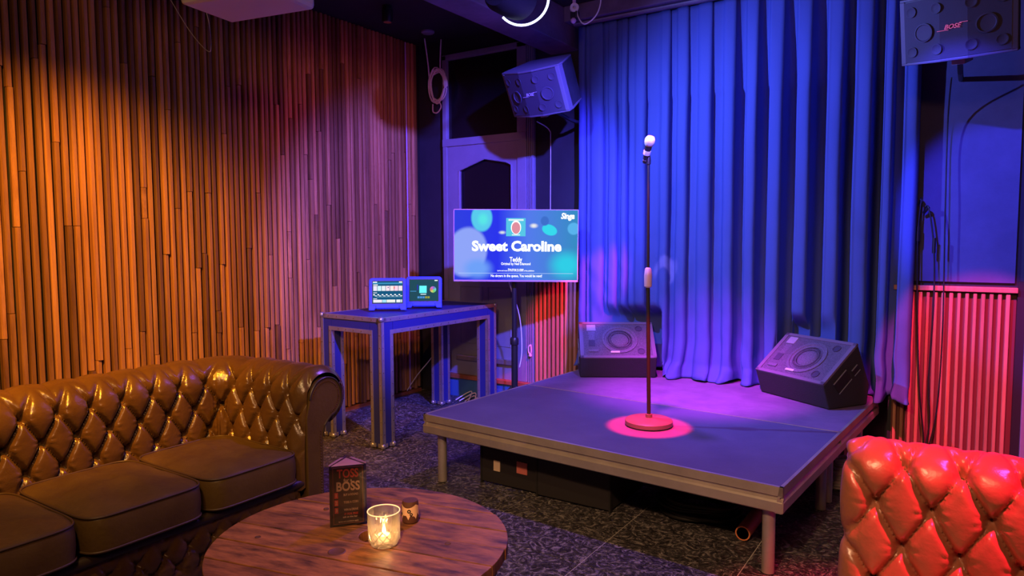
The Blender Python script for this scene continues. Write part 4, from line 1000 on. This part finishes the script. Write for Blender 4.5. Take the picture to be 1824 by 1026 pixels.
# ---------------------------------------------------------------- cables, ceiling things
def coil(name, c, rx, rz, turns, r, m, label, tails=(), seed=0, wall='y'):
    e = empty(name, c); rg = random.Random(seed); pts = []
    for k in range(turns*22):
        a = 2*PI*k/22; j = k//22; fx = 1+.16*math.sin(j*2.1+a*.5); pts.append(((rx*fx)*math.cos(a)+.008*math.sin(j*3+a), -.03+.012*math.sin(j*1.7)+.006*math.sin(a*2), rz*(1+.13*math.cos(j*1.9))*math.sin(a)+.008*math.sin(a*3+j)))
    B().tube(pts, r, 6).build('coil_loops', m, e, smooth=180)
    B().tube([(rx*.9+.012*math.cos(2*PI*k/12)-rx*.9, -.03+.02*math.sin(2*PI*k/12), rz*.98) for k in range(12)], r, 6, True).build('tie', m, e)
    for t in tails: B().tube(smooth_path([Vector(p)-Vector(c) for p in t], 8), r, 6).build('tail', m, e, smooth=180)
    return tag(e, label, 'cable')
coil('cable_coil', (-3.955, 4.86, 2.725), .085, .135, 7, .0062, M['cable_w'], 'coil of pale cable hanging high in the corner left of the door',
     tails=[((-4.04, 4.83, 2.72), (-4.03, 4.80, 2.9), (-4.0, 4.72, 3.11)), ((-3.93, 4.84, 2.84), (-3.92, 4.83, 2.95), (-3.90, 4.82, 3.11)), ((-4.0, 4.82, 2.57), (-3.98, 4.80, 2.50), (-3.93, 4.80, 2.49), (-3.90, 4.81, 2.54), (-3.94, 4.82, 2.60))], seed=2)
coil('cable_coil', (-3.99, 4.88, .62), .055, .135, 5, .0045, M['cable_w'], 'coil of thin cable hanging low behind the flight-case table',
     tails=[((-3.99, 4.84, .75), (-4.0, 4.84, .88), (-3.97, 4.88, 1.0)), ((-3.99, 4.84, .48), (-4.02, 4.80, .35), (-4.12, 4.70, .18), (-4.17, 4.62, .05)), ((-3.95, 4.80, .05), (-3.98, 4.80, .18), (-3.94, 4.80, .26), (-3.90, 4.80, .28))], seed=4)
sk = empty('wall_socket', (XL+.018, 4.47, .70)); B().bb((0, -.05, -.06), (.03, .05, .06)).build('back_box', M['black'], sk, bevel=.004)
B().cyl((.03, 0, .0), (.055, 0, 0), .024, 16).build('plug', M['riser'], sk, smooth=40); tag(sk, 'black wall socket with blue plug behind the flight-case table', 'socket')
fb = B()
for i in range(7):
    rg = random.Random(20+i); x0, y0 = -3.70+.05*i, 4.70+.02*rg.random()
    fb.tube(smooth_path([(x0, y0, .006), (x0+.12*rg.random(), y0+.12, .03+.05*rg.random()), (x0+.2, y0-.1*rg.random(), .008), (x0+.26, y0+.06*rg.random(), .04*rg.random()+.008), (x0+.33, y0-.01, .006)], 6), .005, 5)
fb.build('floor_cables', M['cable_r'] if 'cable_r' in M else M['cable_w'])
o = bpy.data.objects['floor_cables']; tag(o, 'tangle of thin cables on the floor at the foot of the door', 'cable', kind='stuff')
o = B().tube(smooth_path([(-3.16, 4.50, .006), (-3.05, 4.40, .02), (-2.95, 4.22, .006), (-2.80, 4.0, .006)], 8), .006, 6).build('white_cable', M['cable_w'], smooth=180); tag(o, 'white cable crossing the floor from the table leg to the stage', 'cable')
o = B().tube(smooth_path([(-2.93, 4.40, 1.07), (-2.90, 4.50, .80), (-2.86, 4.47, .55), (-2.85, 4.42, .42)], 8), .005, 6).build('television_cable', M['cable_w'], smooth=180); tag(o, 'thin pale cable hanging below the television', 'cable')
# xlr cables on the right dado
def xlr(p, label):
    e = empty('microphone_cable', p[0]); q = [Vector(v)-Vector(p[0]) for v in p]
    B().tube(smooth_path(q, 8), .0045, 6).build('lead', M['cable_b'], e, smooth=180)
    B().cyl(q[2]+Vector((0, 0, .06)), q[2]-Vector((0, 0, .03)), .010, 10).build('connector', M['blackpl'], e, smooth=40)
    B().cyl(q[0], q[1], .009, 10).build('plug', M['chrome'] if 'left' in label else M['blackpl'], e, smooth=40)
    return tag(e, label, 'cable')
xlr([(-.285, 4.89, 1.59), (-.275, 4.86, 1.62), (-.285, 4.84, 1.40), (-.275, 4.84, 1.0), (-.25, 4.84, .5), (-.215, 4.84, .14), (-.26, 4.80, .012), (-.29, 4.70, .008)], 'left one of two black cables hanging down over the red slat dado')
xlr([(-.26, 4.87, 1.54), (-.235, 4.84, 1.57), (-.20, 4.84, 1.33), (-.19, 4.84, 1.0), (-.20, 4.84, .55), (-.19, 4.84, .25), (-.24, 4.76, .014), (-.27, 4.62, .008)], 'right one of two black cables hanging down over the red slat dado')
o = B().tube(smooth_path([(-.14, 4.66, 2.28), (-.155, 4.84, 2.05), (-.15, 4.85, 1.5), (-.14, 4.85, .8), (-.16, 4.84, .3), (-.22, 4.80, .02)], 8), .004, 6).build('speaker_cable', M['cable_b'], smooth=180); tag(o, 'thin cable running straight down from the right wall speaker', 'cable')
o = B().tube(smooth_path([(-2.74, 4.50, 2.26), (-2.80, 4.78, 2.24), (-2.865, 4.915, 2.15), (-2.87, 4.92, 1.6), (-2.865, 4.92, 1.1)], 8), .004, 6).build('speaker_cable', M['cable_w'], smooth=180); tag(o, 'thin pale cable running down from the left wall speaker', 'cable')

# par can; emissive rim stands for lamp light caught in the hood
M['canblack'] = mat('can_matt_black', (.006, .005, .006), .75, spec=.2); P0 = PAR; Pb = Vector((-1.62, 2.70, 2.545))
def onray(px, py, Y):
    d = fw + rt*((px-912)/FPX) - up*((py-513)/FPX); t = Y/d.y; return Vector((0, 0, CAM_H)) + d*t
rc = onray(931, -1, 3.60); bc = onray(884, -14, 3.30)
par = empty('stage_par_light', rc)
axd = (rc-bc).normalized(); Q = axd.to_track_quat('Z', 'Y').to_matrix().to_4x4(); Lb = (rc-bc).length
B().lathe([(.0001, -Lb-.02), (.072, -Lb-.02), (.10, -Lb+.03), (.118, -Lb*.45), (.123, -.05), (.118, -.05), (.095, -Lb*.5), (.0001, -Lb*.6)], 32).xf(Q).build('can', M['canblack'], par, smooth=40)
camdir = (Vector((0, 0, CAM_H))-rc).normalized(); Qc = camdir.to_track_quat('Z', 'Y').to_matrix().to_4x4()
rp = []
for k in range(27):
    a = math.radians(-138+k*(195/26)); rp.append(Q @ Vector((0, 0, 0)) + (rt*math.cos(a)+up*math.sin(a))*.153*(1+.03*math.sin(a*2)))
B().tube(rp, .0072, 8).build('lit_rim', M['hood_light'], par, smooth=180)
B().tube([(rt*(.034+.02*math.cos(2*PI*k/20))+up*(.0+.045*math.sin(2*PI*k/20))) for k in range(20)], .004, 6, True).build('lens_ring', M['hood_light2'], par, smooth=180)
yk = B().tube(smooth_path([Vector((-.12, 0, 0)), Vector((-.12, 0, .18)), Vector((0, 0, .24)), Vector((.12, 0, .18)), Vector((.12, 0, 0))], 6), .008, 6); yk.xf(Matrix.Translation((bc-rc)*.6) @ Matrix.Rotation(YAW, 4, 'Z')).build('yoke', M['blackpl'], par)
B().cyl((bc-rc)*.6+Vector((0, 0, .22)), (bc-rc)*.6+Vector((0, 0, ZC-rc.z-(bc-rc).z*.6)), .012, 8).build('hanger', M['blackpl'], par)
tag(par, 'black stage par light with light-catching white rim hanging from the ceiling', 'stage light')
# clamp fitting at the curtain corner
cf = empty('clamp_lamp', (-2.35, 4.353, 2.97)); B().cyl((0, 0, .15), (0, 0, .03), .012, 12).build('stem', M['purplelit'], cf)
B().lathe([(.012, 0), (.012, .022), (.030, .022), (.030, 0), (.012, 0)], 24).xf(Matrix.Rotation(YAW, 4, 'Z') @ Matrix.Rotation(PI/2, 4, 'X')).build('ring_clamp', M['whitepl'], cf, smooth=40)
B().box((0, .01, -.045), (.05, .05, .05)).build('clamp_block', M['blackpl'], cf, bevel=.006); B().ball((0, -.01, -.085), .020).build('knob', M['purplelit'], cf, smooth=60)
B().tube(smooth_path([(.02, 0, 0), (.03, 0, -.06), (.09, -.02, -.125), (.17, -.02, -.09), (.20, 0, .0), (.20, 0, .14)], 8), .005, 6).build('lead', M['cable_w'], cf, smooth=180)
tag(cf, 'purple-lit ring clamp with looped lead at the curtain rail end', 'clamp')
sp = empty('ceiling_spotlight', (-3.693, 3.939, ZC)); B().cyl((0, 0, 0), (0, 0, -.03), .035, 16).build('rose', M['blackpl'], sp, smooth=40)
B().lathe([(.0001, -.12), (.034, -.12), (.04, -.11), (.04, -.03), (.02, -.02)], 20).build('lamp_head', M['blackpl'], sp, smooth=40); B().lathe([(.022, -.1212), (.028, -.1212), (.028, -.118)], 16).build('lamp_rim', M['chrome'], sp)
tag(sp, 'small black spotlight on the dark ceiling above the slatted wall', 'spotlight')
dc = B().lathe([(.0001, -.02), (.045, -.02), (.055, -.012), (.055, 0)], 24, Matrix.Translation((-3.863, 4.601, ZC))).build('ceiling_rose', M['paint'], smooth=40); tag(dc, 'flat round ceiling fitting above the hanging cable coil', 'ceiling fitting')
# white projector at the top left
pj = empty('ceiling_projector', (-2.86, 2.12, 2.475), .18)
B().bb((-.26, -.16, 0), (.26, .16, .11)).build('housing', M['whitepl'], pj, bevel=.022)
B().cyl((.12, -.16, .055), (.12, -.185, .055), .035, 20).build('lens', M['blackpl'], pj, smooth=40); B().cyl((0, 0, .11), (0, 0, ZC-2.475), .02, 12).build('mount_pole', M['whitepl'], pj, smooth=40)
for k in range(7): B().bb((-.21+k*.025, -.1625, .03), (-.20+k*.025, -.158, .085)).build('vent_slot', M['blackpl'], pj)
tag(pj, 'white ceiling projector at the upper left, mostly above the view', 'projector')
o = B().tube(smooth_path([onray(270, -60, 2.3), onray(304, 0, 2.3), onray(340, 58, 2.3), onray(370, 91, 2.3), onray(376, 80, 2.3), onray(372, 40, 2.3), onray(361, 0, 2.3), onray(350, -40, 2.3)], 8), .0022, 5).build('hanging_flex', M['cable_g'] if 'cable_g' in M else M['cable_w'], smooth=180); tag(o, 'thin loop of flex dangling below the projector', 'cable')
